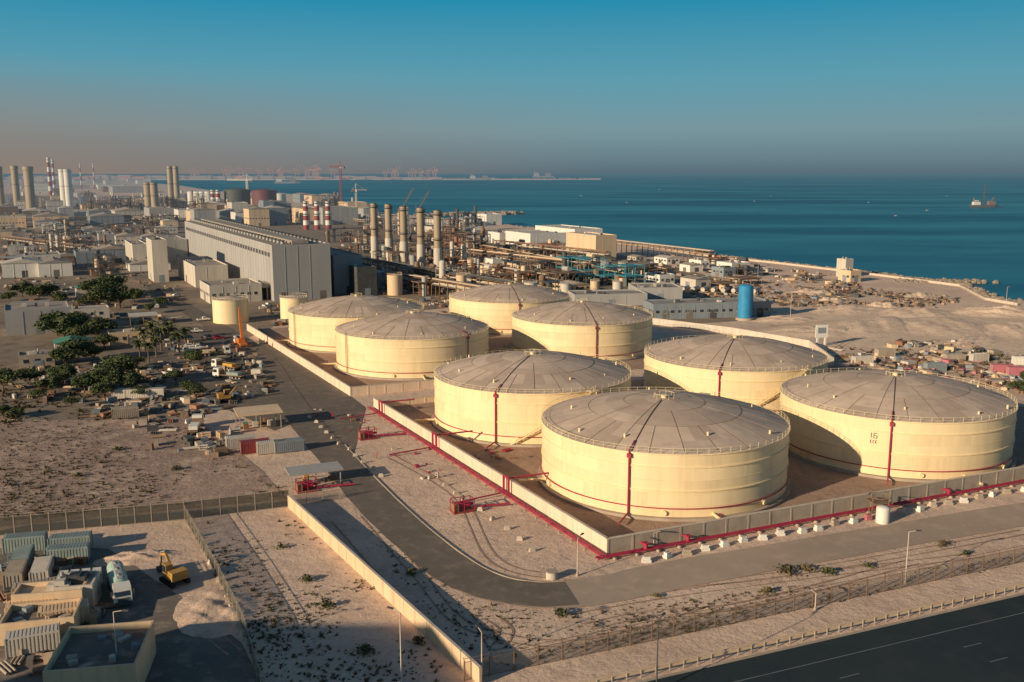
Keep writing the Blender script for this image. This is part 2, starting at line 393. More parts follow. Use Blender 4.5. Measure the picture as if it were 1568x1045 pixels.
# highway, lower right
HW0=G(735,1038);HA=math.radians(22.3)
def HL(s,t):return (HW0[0]+s*math.cos(HA)+t*math.sin(HA),HW0[1]+s*math.sin(HA)-t*math.cos(HA))
b=MB();b.add([(*HL(-80,8.5),.05),(*HL(260,8.5),.05),(*HL(260,48),.05),(*HL(-80,48),.05)],[(3,2,1,0)],HWY)
b.add([(*HL(-80,12.5),.056),(*HL(260,12.5),.056),(*HL(260,12.63),.056),(*HL(-80,12.63),.056)],[(3,2,1,0)],MARK)
for t in (16.6,20.6):
    for k in range(-4,14):
        s0=k*20;b.add([(*HL(s0,t),.056),(*HL(s0+3,t),.056),(*HL(s0+3,t+.13),.056),(*HL(s0,t+.13),.056)],[(3,2,1,0)],MARK)
b.build('highway')
b=MB()
p,q=HL(-80,8.3),HL(260,8.3);b.ob((p[0]+q[0])/2,(p[1]+q[1])/2,0,340,.4,.14,HA,CONC)
b.build('kerb')
b=MB()
p,q=HL(-80,7.3),HL(260,7.3)
b.ob((p[0]+q[0])/2,(p[1]+q[1])/2,.55,340,.12,.3,HA,BEIGE);b.ob((p[0]+q[0])/2,(p[1]+q[1])/2,1.1,340,.1,.1,HA,BEIGE)
for k in range(170):
    x,y=HL(-80+k*2,7.4);b.ob(x,y,0,.12,.1,1.1,HA,CONC)
b.build('guard_rail')
def fence(name,pts,h,step=3,post=CONC,mesh=MESHF,pw=.13):
    b=MB()
    for p,q in zip(pts,pts[1:]):
        d=Vector((q[0]-p[0],q[1]-p[1]));k=max(1,int(d.length/step));a=math.atan2(d.y,d.x)
        for i in range(k+1):
            x,y=p[0]+d.x*i/k,p[1]+d.y*i/k;b.ob(x,y,0,pw,pw,h+.2,a,post)
            b.beam((x,y,h+.2),(x-.3*math.sin(a),y+.3*math.cos(a),h+.5),.06,post)
        b.add([(p[0],p[1],.05),(q[0],q[1],.05),(q[0],q[1],h),(p[0],p[1],h)],[(0,1,2,3)],mesh)
        for z in (h,.1,h+.45):b.beam((p[0],p[1],z),(q[0],q[1],z),.05,post)
    b.build(name)
fence('chainlink_fence',[HL(-2,0),HL(250,0)],2.4,3.2,BROWN)
b=MB();p,q=G(443,778),G(735,1050);wallrun(b,p,q,2.3,.25,BEIGE,3.5);b.build('boundary_wall')
fence('mesh_fence',[G(-60,826),G(283,796),G(443,776)],3.2,2.6,CONC,MESHD)
fence('chainlink_fence',[G(283,796),G(330,880),G(372,965),G(400,1060)],2.2,3,CONC,mesh=mesh_fence('dense_mesh',.5,(.12,.11,.08)))
fence('chainlink_fence',[G(443,776),G(520,765)],2.0,2.5)
# red pipelines
b=MB()
def pl(b,pts,z,r,m):
    for p,q in zip(pts,pts[1:]):b.tube((*p,z),(*q,z),r,m,8)
for o,z in ((-1.3,.6),(-1.9,.6)):
    pl(b,[L(o,-2),L(o,108)],z,.17,RED)
for k in range(28):
    x,y=L(-1.6,k*4-1);b.ob(x,y,0,1.6,.3,.4,A1,CONC)
for t in (38,72,106):
    x,y=L(-.9,t-4);b.ob(x,y,0,.35,.35,3.6,A1,RED);x,y=L(-.9,t-6);b.ob(x,y,0,.35,.35,3.6,A1,RED)
    b.tube((*L(-.9,t-4),3.5),(*L(-.9,t-6),3.5),.22,RED);b.tube((*L(-.9,t-5.2),3.2),(*L(8,t-5.2),3.2),.17,RED)
    b.tube((*L(-1.6,t-5.2),.6),(*L(-12,t-7),.6),.14,RED)
b.build('red_fire_main')
b=MB()
for o in (-1.4,-2.0):pl(b,[L(-3,o),L(150,o)],.6,.17,RED)
for k in range(38):
    x,y=L(k*4,-1.7);b.ob(x,y,0,.3,1.6,.4,A1,CONC)
for s in (6,14,72,110):
    x,y=L(s,-1.6);b.cyl(x,y,.5,1.6,.35,RED,10);b.tube((x,y,1.2),(*L(s,0),1.2),.2,RED);b.ob(x,y,1.6,.9,.9,.1,A1,RED)
b.build('red_fire_main')
for k in range(38):
    s=4+k*3.8;b=MB();x,y=L(s+R.uniform(-.5,.5),-4.6+R.uniform(-.5,.5));m=R.choice((WHITE,WHITE,CONCL,CONC,PINK if k%4==0 else WHITE))
    b.box(-.7,-.46,0,.7,.46,.45,m);b.box(-.55,-.33,.45,.55,.33,.95,m);b.tube((-.3,0,.95),(.3,0,.95),.1,RUST,6)
    b.build('concrete_barrier_block',(x,y,.02),A1+R.uniform(-.4,.4))
for k in range(20):
    x,y=L(-9-R.uniform(0,1)-8.5*(k>8),6+k*5.2);b=MB();b.box(-.5,-.25,0,.5,.25,.4,CONCL);b.box(-.38,-.14,.4,.38,.14,.7,CONCL)
    b.build('kerb_block',(x,y,.02),A1+R.uniform(-.6,.6))
def skid(u,v,s=1):
    b=MB();b.box(-2,-1.2,0,2,1.2,.3,REDD);b.tube((-1.5,0,1.2),(1.2,0,1.2),.6,RED,12);b.box(-1.9,-1,.3,-1,1,1.7,RUST);b.tube((1.2,0,1.2),(2.1,0,1.2),.25,RED)
    for x in (-1.9,0,1.9):
        for y in (-1.1,1.1):b.beam((x,y,.3),(x,y,2.3),.12,RED)
    for y in (-1.1,1.1):b.beam((-1.9,y,2.3),(1.9,y,2.3),.12,RED)
    for x in (-1.9,0,1.9):b.beam((x,-1.1,2.3),(x,1.1,2.3),.12,RED)
    b.tube((2,0,.5),(9,-1,.5),.2,RED);b.cyl(.4,.5,1.8,2.8,.15,GREYD,8)
    b.build('fire_pump_skid',at(u,v),A1)
skid(708,783);skid(563,672);skid(470,752)
b=MB();b.cyl(0,0,0,1.1,.9,CONCL,20);b.cyl(0,0,1.1,1.2,.95,CONC,20);b.build('concrete_manhole_ring',at(845,886))
b=MB();b.cyl(0,0,0,2.6,1.15,WHITE,20);b.dome(0,0,2.6,1.15,.4,WHITE,20)
for i in range(4):
    a=i*math.pi/2+.6;b.beam((1.9*math.cos(a),1.9*math.sin(a)+2,0),(1.9*math.cos(a),1.9*math.sin(a)+2,4.2),.14,BROWN)
b.ob(0,2,3.1,3.4,3.2,.12,.2,BROWN);b.ring(0,2,4.1,1.9,.05,BROWN,12);b.build('water_tank',at(1351,800))
# ------------------------------------------------------------ buildings
occ=[]
BR=math.radians(27.5)
def bldg(name,u,v,w,d,h,wm,rm=None,style='flat',win=0,doors=1,rz=BR,clut=3,seed=None,loc=None):
    rn=random.Random(seed if seed is not None else int(u*13+v*7))
    b=MB();rm=rm or ROOFG
    if style=='gable':
        b.box(0,0,0,w,d,h,wm);rh=w*.1
        b.add([(-.3,-.3,h+.01),(w+.3,-.3,h+.01),(w/2,-.3,h+rh),(-.3,d+.3,h+.01),(w+.3,d+.3,h+.01),(w/2,d+.3,h+rh)],[(0,1,2),(5,4,3),(0,2,5,3),(2,1,4,5)],rm)
        for k in range(int(d/7)):b.box(w/2-.5,k*7+3,h+rh-.15,w/2+.5,k*7+4.4,h+rh+.5,GREYD)
    else:
        b.box(0,0,0,w,d,h-.02,wm);b.box(.35,.35,h-.02,w-.35,d-.35,h+.02,rm);t=.3
        b.box(0,0,h-.02,w,t,h+.6,wm);b.box(0,d-t,h-.02,w,d,h+.6,wm);b.box(0,t,h-.02,t,d-t,h+.6,wm);b.box(w-t,t,h-.02,w,d-t,h+.6,wm)
        for k in range(clut):
            x=rn.uniform(1.5,max(1.6,w-3));y=rn.uniform(1.5,max(1.6,d-3));s=rn.uniform(.8,2.2)
            b.box(x,y,h+.02,x+s,y+s*rn.uniform(.7,1.5),h+.02+rn.uniform(.7,1.6),rn.choice((OFFW,GREYD,GREY)))
            if rn.random()<.5:b.cyl(x-1,y,h,h+rn.uniform(1,2.5),.25,GREY,8)
    if win:
        for l in range(win):
            z=h*(l+.45)/win*.95
            for k in range(max(1,int(d/3.2))):
                y=1.2+k*3.2
                if y+1.6<d:b.box(-.05,y,z,0.02,y+1.5,z+1.2,GLASS);b.box(-.12,y-.1,z-.12,.02,y+1.6,z-.002,OFFW)
            for k in range(max(1,int(w/3.2))):
                x=1.2+k*3.2
                if x+1.6<w:b.box(x,-.05,z,x+1.5,.02,z+1.2,GLASS);b.box(x-.1,-.12,z-.12,x+1.6,.02,z-.002,OFFW)
    for k in range(doors):
        y=d*(k+.5)/doors-1.5;dh=min(4,h*.6)
        b.box(-.06,y,0,.02,y+min(3.5,d*.3),dh,rn.choice((GREYD,GREYB,CONCD)))
        x=w*(k+.5)/doors-1.2;b.box(x,-.06,0,x+min(3,w*.35),.02,dh,rn.choice((GREYD,GREYB,CONCD)))
    k=int(d/6)
    for i in range(1,k):b.box(-.1,i*6-.1,0,.01,i*6+.1,h-.3,wm)
    for i in range(1,int(w/6)):b.box(i*6-.1,-.1,0,i*6+.1,.01,h-.3,wm)
    x,y=loc or G(u,v);o=b.build(name,(x,y,0),rz)
    c,s=math.cos(rz),math.sin(rz)
    occ.append((0,0,0,x,y,c,s,w,d))
    return o
def isocc(x,y,pad=4):
    for o in occ:
        dx,dy=x-o[3],y-o[4];lx=dx*o[5]+dy*o[6];ly=-dx*o[6]+dy*o[5]
        if -pad<lx<o[7]+pad and -pad<ly<o[8]+pad:return True
    for tx,ty in ((30,182),(84,203),(5,227),(60,251),(-31,296),(24,322),(-56,338),(-1,375)):
        if math.hypot(x-tx,y-ty)<TR+pad+3:return True
    return False
bldg('turbine_hall',420,462,28,256,26,GREY,ROOFG,doors=3,clut=0)
hx,hy=G(420,462)
b=MB()
for k in range(34):
    for x in (6,22):
        b.cyl(x,4+k*7.4,26,27.3,.9,GREY,10);b.cyl(x,4+k*7.4,27.3,27.7,1.3,GREYD,10)
b.box(10,2,26,18,250,27.6,ROOFG)
for k in range(40):b.box(-.15,5+k*6.2,20,.01,9+k*6.2,22,GREYD)
b.build('roof_ventilator_row',(hx,hy,.7),BR)
bldg('hall_annex',512,452,15,55,19,GREYB,doors=1)
bldg('hall_annex',548,455,10,40,14,GREYD,doors=1)
bldg('workshop_block',322,466,24,26,8,OFFW,ROOFG,win=1)
bldg('switchgear_block',384,432,7,26,15,OFFW,doors=1)
bldg('switchgear_block',300,441,17,60,11,OFFW,ROOFG,win=0)
bldg('control_tower_block',236,433,8,24,23,OFFW,ROOFG)
bldg('utility_building',205,412,9,45,15,OFFW,ROOFG)
bldg('utility_building',256,400,14,50,14,GREY,ROOFG)
bldg('long_shed',345,392,9,120,8,OFFW,ROOFG,'gable')
b=MB()
for k in range(9):b.box(k*3.5,0,0,k*3.5+.6,.6,6,CONC);b.box(k*3.5,9,0,k*3.5+.6,9.6,6,CONC)
b.box(-.5,-.5,6,30,10,8,ROOFG);b.box(2,3,0,26,9,4.5,GREYD);b.build('loading_canopy',at(352,463),BR)
occ.append((0,0,0,*G(352,463),math.cos(BR),math.sin(BR),30,10))
bldg('metering_building',40,415,20,24,9,OFFW,ROOFG,win=1)
bldg('warehouse',60,425,18,22,8,WHITE,ROOFG,'gable')
bldg('green_shed',118,458,12,12,5,OFFW,GREENP,'gable')
bldg('warehouse',10,515,22,20,9,GREY,ROOFG,win=0)
bldg('green_roof_shed',85,545,11,9,4,OFFW,GREENP,'gable')
bldg('low_office',168,530,14,8,4,BEIGE,ROOFG,win=1)
bldg('low_office',30,565,10,8,3.5,CONC,ROOFG,win=1)
bldg('low_office',96,492,18,9,4,OFFW,ROOFG,win=1)
bldg('beige_warehouse',912,400,17,40,17,BEIGE,OFFW,doors=0)
bldg('white_warehouse',812,380,34,44,11,WHITE,OFFW,win=0)
bldg('white_warehouse',765,374,12,24,9,WHITE,OFFW)
bldg('white_warehouse',880,374,28,70,12,WHITE,OFFW)
bldg('long_panel_shed',975,462,22,20,6,GREY,ROOFG,rz=math.radians(5))
bldg('long_panel_shed',1000,490,52,14,6,GREYB,ROOFG,rz=math.radians(10),win=1,doors=5)
bldg('long_panel_shed',880,470,34,16,5,GREY,ROOFG,rz=math.radians(8))
bldg('coast_station_building',1302,433,8,9,6,BEIGE,OFFW,win=1)
bldg('coast_station_building',1294,425,6,7,10,OFFW,OFFW)
bldg('white_block_building',1120,420,14,14,6,WHITE,OFFW,win=1)
bldg('white_block_building',1010,437,10,14,5,WHITE,OFFW,win=1)
bldg('coast_office',745,345,20,30,12,WHITE,OFFW)
bldg('pump_house',1068,485,9,6,4.5,PINK,OFFW)
# unseen blocks added south-west of the yard to throw the long shadow across it
bldg('shadow_caster_block',0,0,38,20,40,BEIGE,ROOFG,win=11,loc=(-150,14),rz=0,clut=6)
bldg('shadow_caster_block',0,0,16,12,33,BEIGE,ROOFG,win=9,loc=(-112,10),rz=0,clut=3)
b=MB();b.cyl(0,0,0,14,2.9,BLUE,24);b.dome(0,0,14,2.9,.8,BLUE,24);b.ring(0,0,7,2.95,.1,BLUE,24);b.cyl(3.1,0,0,14,.15,BLUE,6);b.ring(0,0,0.5,3.2,.5,CONC,24);b.build('blue_silo',at(1140,490))
b=MB()
b.box(-.3,-.3,0,.3,.3,3,WHITE);b.box(2.7,-.3,0,3.3,.3,3,WHITE);b.box(-.8,-.2,3,3.8,.2,7.5,WHITE);b.box(0,-.26,4.5,3,-.2,6.5,GREYB);b.build('white_signboard',at(1251,530),.2)
def chimney(name,u,v,h,r,m,m2=None,bands=None,top=None,n=20,loc=None):
    b=MB();x,y=loc or G(u,v)
    if bands:
        k=bands
        for i in range(k):b.tube((0,0,h*i/k),(0,0,h*(i+1)/k),r*(1-.25*i/k),(m if (k-i)%2 else m2),n,r*(1-.25*(i+1)/k),cap=(i==k-1))
    else:
        f=.42 if m2 else 1
        b.tube((0,0,0),(0,0,h*f),r*1.12,m2 or m,n)
        if m2:b.tube((0,0,h*f),(0,0,h),r,m,n)
    b.cyl(0,0,h,h+.4,r*.8,GREYD,n)
    for z in (h*.55,h*.94):
        b.ring(0,0,z,r+.9,.12,GREYD,16);b.ring(0,0,z+1.2,r+1.2,.06,GREYD,16);b.ring(0,0,z,r+.4,.3,GREYD,16)
    b.beam((r+.4,-.3,2),(r+.4,-.3,h),.25,GREYD)
    if top:b.cyl(0,0,h-6,h,r*1.25,m,n)
    b.build(name,(x,y,0));occ.append((0,0,0,x-6,y-6,1,0,12,12))
for u,v,h in ((574,398,39),(596,402,39),(619,408,38.5),(645,414,38.5),(671,421,38)):
    chimney('exhaust_stack',u,v,h,2.3,STACK,OFFW)
for u in (469,486,503):chimney('striped_chimney',u,352,30,3.2,WHITE,REDD,bands=6)
for u,v,h,r in ((48,322,70,6.5),(3,322,70,5),(27,318,72,5)):chimney('power_station_chimney',u,v,h,r,STACK,top=True)
for u,v,h,r in ((78,300,100,5),(84,296,100,4)):chimney('striped_chimney',u,v,h,r,WHITE,REDD,bands=8)
for u in (100,107):chimney('white_silo_stack',u,318,66,6,WHITE)
for u in (125,145):chimney('striped_chimney',u,290,95,2.5,WHITE,REDD,bands=6)
for u in (228,238):chimney('exhaust_stack',u,325,45,5,STACK)
for u in (263,272):chimney('exhaust_stack',u,315,72,4.5,STACK)
for u in (327,335):chimney('striped_chimney',u,325,34,4,WHITE,REDD,bands=6)
for u,v,r,h,m in ((359,325,20,34,TANKD),(401,325,19,33,M('maroon_tank_paint',(.15,.05,.055),.6)),(427,322,10,26,WHITE)):
    small_tank('fuel_tank',u,v,r,h,m)
for u in (292,301,309,318):small_tank('white_process_tank',u,316,7,26,WHITE)
def lattice(b,p,q,w,m,k=12,t=.3):
    p=Vector(p);q=Vector(q);a=(q-p).normalized();u=a.cross(Vector((.1,.2,1)) if abs(a.z)<.9 else Vector((1,0,0))).normalized();v=a.cross(u)
    cs=[(u+v)*w/2,(u-v)*w/2,(-u-v)*w/2,(-u+v)*w/2]
    for c in cs:b.beam(p+c,q+c,t,m)
    for i in range(k):
        s0=p+(q-p)*i/k;s1=p+(q-p)*(i+1)/k
        for j in range(4):b.beam(s0+cs[j],s1+cs[(j+1)%4],t*.6,m)
def tower_crane(u,v,h,jib,ang,m,w=3):
    b=MB();lattice(b,(0,0,0),(0,0,h),w,m,14,.5);c,s=math.cos(ang),math.sin(ang)
    lattice(b,(-jib*.3*c,-jib*.3*s,h),(jib*c,jib*s,h),w*.7,m,16,.35);b.beam((0,0,h),(0,0,h+9),.8,m)
    b.beam((0,0,h+9),(jib*.7*c,jib*.7*s,h+1),.25,m);b.beam((0,0,h+9),(-jib*.3*c,-jib*.3*s,h+1),.25,m);b.ob(-jib*.26*c,-jib*.26*s,h-3,5,3,3,ang,CONCD)
    b.box(-1.5,-1.5,h-2.5,1.5,1.5,h,WHITE);b.build('tower_crane',at(u,v))
tower_crane(523,322,70,24,2.6,REDD,3);tower_crane(380,318,48,38,2.9,WHITE,3);tower_crane(546,330,36,16,.3,OFFW,2)
for u,v,l in ((612,328,48),(640,325,40)):
    b=MB();b.box(-4,-3,0,4,3,4,BROWN);lattice(b,(0,0,3),(l*.45,0,l*.8),1.4,BROWN,12,.3);b.beam((-3,0,4),(-3,0,12),.5,BROWN);b.beam((-3,0,12),(l*.45,0,l*.8),.2,BROWN)
    b.build('crawler_crane',at(u,v))
PC=[GREY,OFFW,BROWN,BROWN,BEIGE,GREYD,GREYD,RUST]
def process_unit(name,x,y,w,d,h,col,rn,rz):
    b=MB();nx=max(1,int(w/6));ny=max(1,int(d/6));nz=max(1,int(h/4.5));t=.35
    for i in range(nx+1):
        for j in range(ny+1):
            b.beam((i*w/nx,j*d/ny,0),(i*w/nx,j*d/ny,h*rn.choice((1,1,.7))),t,col)
    for k in range(1,nz+1):
        z=h*k/nz
        for j in range(ny+1):b.beam((0,j*d/ny,z),(w,j*d/ny,z),t*.9,col)
        for i in range(nx+1):b.beam((i*w/nx,0,z),(i*w/nx,d,z),t*.9,col)
        if rn.random()<.7:
            b.box(0,0,z+.2,w*rn.uniform(.4,1),d*rn.uniform(.4,1),z+.3,col)
    for i in range(nx):
        if rn.random()<.6:b.beam((i*w/nx,0,0),((i+1)*w/nx,0,h/nz),t*.6,col)
    for k in range(int(2+w*d/45)):
        px,py=rn.uniform(1,w-1),rn.uniform(1,d-1);ty=rn.random();m=rn.choice(PC)
        if ty<.35:r=rn.uniform(.6,1.8);hh=h*rn.uniform(.4,1.35);b.cyl(px,py,0,hh,r,m,12);b.dome(px,py,hh,r,r*.6,m,12,3)
        elif ty<.6:
            r=rn.uniform(.7,1.4);z=h/nz*rn.randint(0,nz)+r+.4;b.tube((px,py-3,z),(px,py+3,z),r,m,12)
        elif ty<.8:s=rn.uniform(1.5,4);b.box(px-s/2,py-s/2,0,px+s/2,py+s/2,s*rn.uniform(.7,1.6),m)
        else:
            z=rn.uniform(1,h);b.tube((0,py,z),(w,py,z),.25,m,6);b.tube((px,py,0),(px,py,z),.25,m,6)
    for k in range(3):
        z=rn.uniform(h*.3,h);px=rn.uniform(0,w);b.tube((px,0,z),(px,d,z),.22,rn.choice(PC),6)
    b.build(name,(x,y,0),rz)
    occ.append((0,0,0,x,y,math.cos(rz),math.sin(rz),w,d))
def pipe_rack(p,q,h=6,w=5,cols=None,n=6,levels=2,col=BROWN):
    b=MB();d=Vector((q[0]-p[0],q[1]-p[1]));ln=d.length;a=math.atan2(d.y,d.x);k=max(1,int(ln/7))
    for i in range(k+1):
        x=ln*i/k
        for y in (-w/2,w/2):b.beam((x,y,0),(x,y,h),.35,col)
        for l in range(levels):b.beam((x,-w/2,h-l*2.2),(x,w/2,h-l*2.2),.3,col)
    for l in range(levels):
        for j in range(n):
            y=-w/2+.5+j*(w-1)/max(1,n-1);r=R.choice((.15,.25,.35));b.tube((R.uniform(-2,3),y,h-l*2.2+.2+r),(ln,y,h-l*2.2+.2+r),r,R.choice(cols or PC),6)
        for y in (-w/2,w/2):b.beam((0,y,h-l*2.2),(ln,y,h-l*2.2),.25,col)
    b.build('pipe_rack',(p[0],p[1],0),a)
ORY=[ORNG,BEIGE,YELL,BROWN,OFFW,BROWN]
for a_,b_,c_ in [((700,385),(860,418),ORY),((700,400),(905,428),ORY),((690,412),(840,440),ORY),((760,385),(930,405),PC),((560,420),(780,462),PC),((600,440),(760,470),PC),((860,440),(1000,420),ORY),((940,385),(1090,405),PC),((250,345),(120,330),PC),((80,365),(190,352),PC),((0,372),(150,392),PC),((430,330),(560,345),PC),((20,345),(200,338),ORY)]:
    pipe_rack(G(*a_),G(*b_),h=R.uniform(5,9),cols=c_)
rn=random.Random(3)
for u,v,w,d,h in ((870,428,16,14,12),(895,434,14,14,13),(925,438,20,12,10),(958,440,12,10,11),(885,442,10,8,7)):
    process_unit('teal_process_unit',*G(u,v),w,d,h,TEAL,rn,BR)
def zone(n,us,vs,fn,tries=20):
    for _ in range(n):
        for t in range(tries):
            u=rn.uniform(*us);v=rn.uniform(*vs);x,y=G(u,v)
            if not isocc(x,y,6) and not isocc(x+8*E1[0]+8*E2[0],y+12,3):fn(u,v,x,y);break
def f_pu(hs=(6,16),ws=(10,24)):
    def f(u,v,x,y):process_unit('process_unit',x,y,rn.uniform(*ws),rn.uniform(*ws),rn.uniform(*hs),rn.choice((BROWN,GREYD,BROWN,RUST,GREY)),rn,BR)
    return f
def f_b(ws=(8,24),hs=(4,11)):
    def f(u,v,x,y):bldg(rn.choice(('industrial_shed','warehouse','plant_building')),u,v,rn.uniform(*ws),rn.uniform(*ws)*1.4,rn.uniform(*hs),rn.choice((OFFW,GREY,BEIGE,WHITE,OFFW,GREYB,BROWN)),rn.choice((ROOFG,OFFW,ROOFG,CONC)),rn.choice(('flat','gable')),win=rn.choice((0,0,1)),seed=rn.randint(0,9999))
    return f
def f_t(u,v,x,y):
    r=rn.uniform(1.5,4);small_tank('process_tank',u,v,r,rn.uniform(5,11),rn.choice((WHITE,OFFW,BEIGE,GREY)));occ.append((0,0,0,x-r,y-r,1,0,2*r,2*r))
zone(26,(-20,270),(325,440),f_pu((5,14)));zone(24,(-20,260),(305,350),f_b((14,40),(8,18)));zone(26,(-20,250),(330,430),f_b())
zone(18,(100,560),(305,345),f_b((16,45),(8,20)));zone(20,(100,560),(305,345),f_pu((12,26),(14,34)));zone(24,(0,560),(300,345),f_t)
zone(14,(290,420),(330,350),f_b((14,30),(10,22)))
zone(26,(520,700),(385,455),f_pu((6,13),(8,18)));zone(14,(500,720),(350,400),f_pu((10,22),(12,24)));zone(10,(560,720),(385,460),f_t)
zone(26,(690,860),(385,455),f_pu((4,9),(8,20)));zone(8,(700,900),(410,455),f_b((8,16),(3,6)));zone(8,(700,960),(405,460),f_t)
zone(8,(640,770),(345,375),f_b((12,30),(4,9)))
zone(6,(960,1130),(400,450),f_b((6,12),(3,5)));zone(7,(950,1160),(400,450),f_pu((3,7),(6,16)))
zone(4,(1040,1260),(405,440),f_pu((2,5),(5,12)))
zone(16,(20,280),(278,304),f_b((40,120),(10,30)));zone(12,(-20,300),(283,304),f_t)
b=MB()
for k in range(8):
    b.tube((k*5,0,2),(k*5+2,9,2),1.1,OFFW,14);b.box(k*5-.6,2,0,k*5+1.6,3,1.2,CONC);b.box(k*5+.6,7,0,k*5+2.6,8,1.2,CONC)
b.build('horizontal_vessel_row',at(1045,449),-.25)
# ------------------------------------------------------------ debris and small stuff
def inpoly(p,poly):
    x,y=p;r=False;n=len(poly)
    for i in range(n):
        x1,y1=poly[i];x2,y2=poly[(i+1)%n]
        if (y1>y)!=(y2>y) and x<(x2-x1)*(y-y1)/(y2-y1)+x1:r=not r
    return r
def scatter(poly,n,fn,rn):
    us=[p[0] for p in poly];vs=[p[1] for p in poly];c=0
    while c<n:
        p=(rn.uniform(min(us),max(us)),rn.uniform(min(vs),max(vs)))
        if inpoly(p,poly):
            x,y=G(*p)
            fn(x,y);c+=1
def debris(name,poly,n,smin,smax,mats,hz=(.3,1.6)):
    b=MB();rn2=random.Random(n)
    def f(x,y):
        if isocc(x,y,1):return
        if math.sin(x*.11+n)*math.sin(y*.09+n)<rn2.uniform(-.8,.5):return
        t=rn2.random();s=rn2.uniform(smin,smax);a=A1+rn2.choice((0,math.pi/2))+rn2.gauss(0,.25);m=rn2.choice(mats)
        if t<.4:b.ob(x,y,0,s,s*rn2.uniform(.3,.9),rn2.uniform(*hz),a,m)
        elif t<.65:
            for k in range(3):b.tube((x+k*.5*math.sin(a),y-k*.5*math.cos(a),.3),(x+k*.5*math.sin(a)+s*1.6*math.cos(a),y-k*.5*math.cos(a)+s*1.6*math.sin(a),.3),.18,m,6)
        elif t<.85:b.rock(x,y,.1,s*.35,m,rn2)
        else:
            b.ob(x,y,0,s,s*.6,.15,a,m);b.ob(x,y,.5,s,s*.6,.12,a,m);b.ob(x,y,1,s,s*.6,.12,a,m)
            for sx in (-1,1):b.ob(x+sx*s*.45*math.cos(a),y+sx*s*.45*math.sin(a),0,.12,s*.5,1.2,a,m)
    scatter(poly,n,f,rn2);b.build(name)
mm=[CONC,BROWN,RUST,GREYD,WOOD,CONCD,GREYB,BEIGE,OFFW,SOIL]
mp_=mm+[BROWN,GREYD,BROWN,GREYD]
debris('stored_materials',[(10,560),(200,560),(240,500),(390,530),(420,600),(300,640),(10,640)],750,.8,3,mm)
debris('stored_materials',[(200,650),(300,620),(400,640),(340,700),(230,690)],110,.8,3,mm)
debris('stored_materials',[(1265,545),(1568,560),(1568,605),(1400,585),(1270,570)],330,1,4,mm+[PINK])
debris('stored_materials',[(1380,522),(1568,530),(1568,575),(1300,560),(1270,530)],161,1,4,mm)
debris('construction_debris',[(960,385),(1130,400),(1300,425),(1330,455),(1180,470),(1000,450)],600,1,4.5,mm)
debris('rubble',[(1130,440),(1300,440),(1480,458),(1440,472),(1200,470)],900,.8,3.2,[ROCK,SOIL,BROWN,GREYD,SOIL],(.3,1.3))
debris('stored_materials',[(-20,400),(230,380),(280,440),(260,500),(-20,470)],420,1,4.5,mm)
debris('stored_materials',[(400,470),(700,455),(680,490),(640,470),(420,500)],200,1,4,mm)
debris('stored_materials',[(545,400),(900,395),(900,455),(560,455)],1100,1,5,mp_,(.5,3))
debris('stored_materials',[(0,345),(280,345),(250,400),(0,410)],1100,1.5,8,mp_,(1,4))
debris('stored_materials',[(100,300),(560,318),(560,345),(0,345),(0,310)],900,3,14,mp_,(2,8))
debris('stored_materials',[(0,860),(130,850),(160,1000),(60,1040),(0,1040)],160,.5,2.2,mm,(.3,1.3))
debris('pipe_fittings',[(480,620),(560,640),(700,740),(640,740),(480,640)],40,.4,1.2,[CONCL,RUST,RED],(.2,.6))
debris('compound_fittings',[(760,690),(820,700),(830,760),(900,810),(830,770),(700,690)],20,.4,1.4,[RED,RUST,GREYD],(.2,.6))
b=MB();rr=random.Random(5);cl=coast[:17]
for p,q in zip(cl,cl[1:]):
    d=math.hypot(q[0]-p[0],q[1]-p[1]);
    for k in range(int(d*1.3)):
        t=rr.random();b.rock(p[0]+(q[0]-p[0])*t+rr.gauss(0,2.5),p[1]+(q[1]-p[1])*t+rr.gauss(0,2.5)+1,-.5,rr.uniform(.6,1.7),ROCK,rr)
b.build('rock_revetment')
b=MB()
for p,q in zip(cl[:11],cl[1:]):
    wallrun(b,(p[0]-8,p[1]-9),(q[0]-8,q[1]-9),1.1,.5,CONCL,9)
b.build('sea_wall')
b=MB();p=G(640,331);q=G(792,327)
for k in range(240):
    t=k/240;b.rock(p[0]+(q[0]-p[0])*t+rr.gauss(0,3),p[1]+(q[1]-p[1])*t+rr.gauss(0,8),-.3,rr.uniform(3,6),ROCK,rr)
b.ob((p[0]+q[0])/2,(p[1]+q[1])/2,-2,math.hypot(q[0]-p[0],q[1]-p[1]),14,4,math.atan2(q[1]-p[1],q[0]-p[0]),ROCK);b.build('breakwater')
b=MB();p=G(1480,432);
for k in range(120):b.rock(p[0]+rr.gauss(-12,12),p[1]+rr.gauss(3,4),-.3,rr.uniform(1,2),ROCK,rr)
b.build('rock_groyne')
def mound(u,v,rx,ry,h,m,name='sand_mound',seed=0):
    rn2=random.Random(seed+int(u));b=MB();nx=28;P=[];ph=[rn2.uniform(0,6) for _ in range(6)]
    for j in range(nx+1):
        for i in range(nx+1):
            a=2*i/nx-1;c=2*j/nx-1;rr_=max(0,1-a*a-c*c)
            z=h*rr_**1.3*(.7+.3*math.sin(a*7+ph[0]+c*3)*math.sin(c*8+ph[1])+.15*math.sin(a*19+ph[2])*math.sin(c*17+ph[3]))
            P.append((a*rx,c*ry,z-.02))
    b.add(P,[(j*(nx+1)+i,j*(nx+1)+i+1,(j+1)*(nx+1)+i+1,(j+1)*(nx+1)+i) for j in range(nx) for i in range(nx)],m,True);b.build(name,at(u,v),rn2.uniform(0,1))
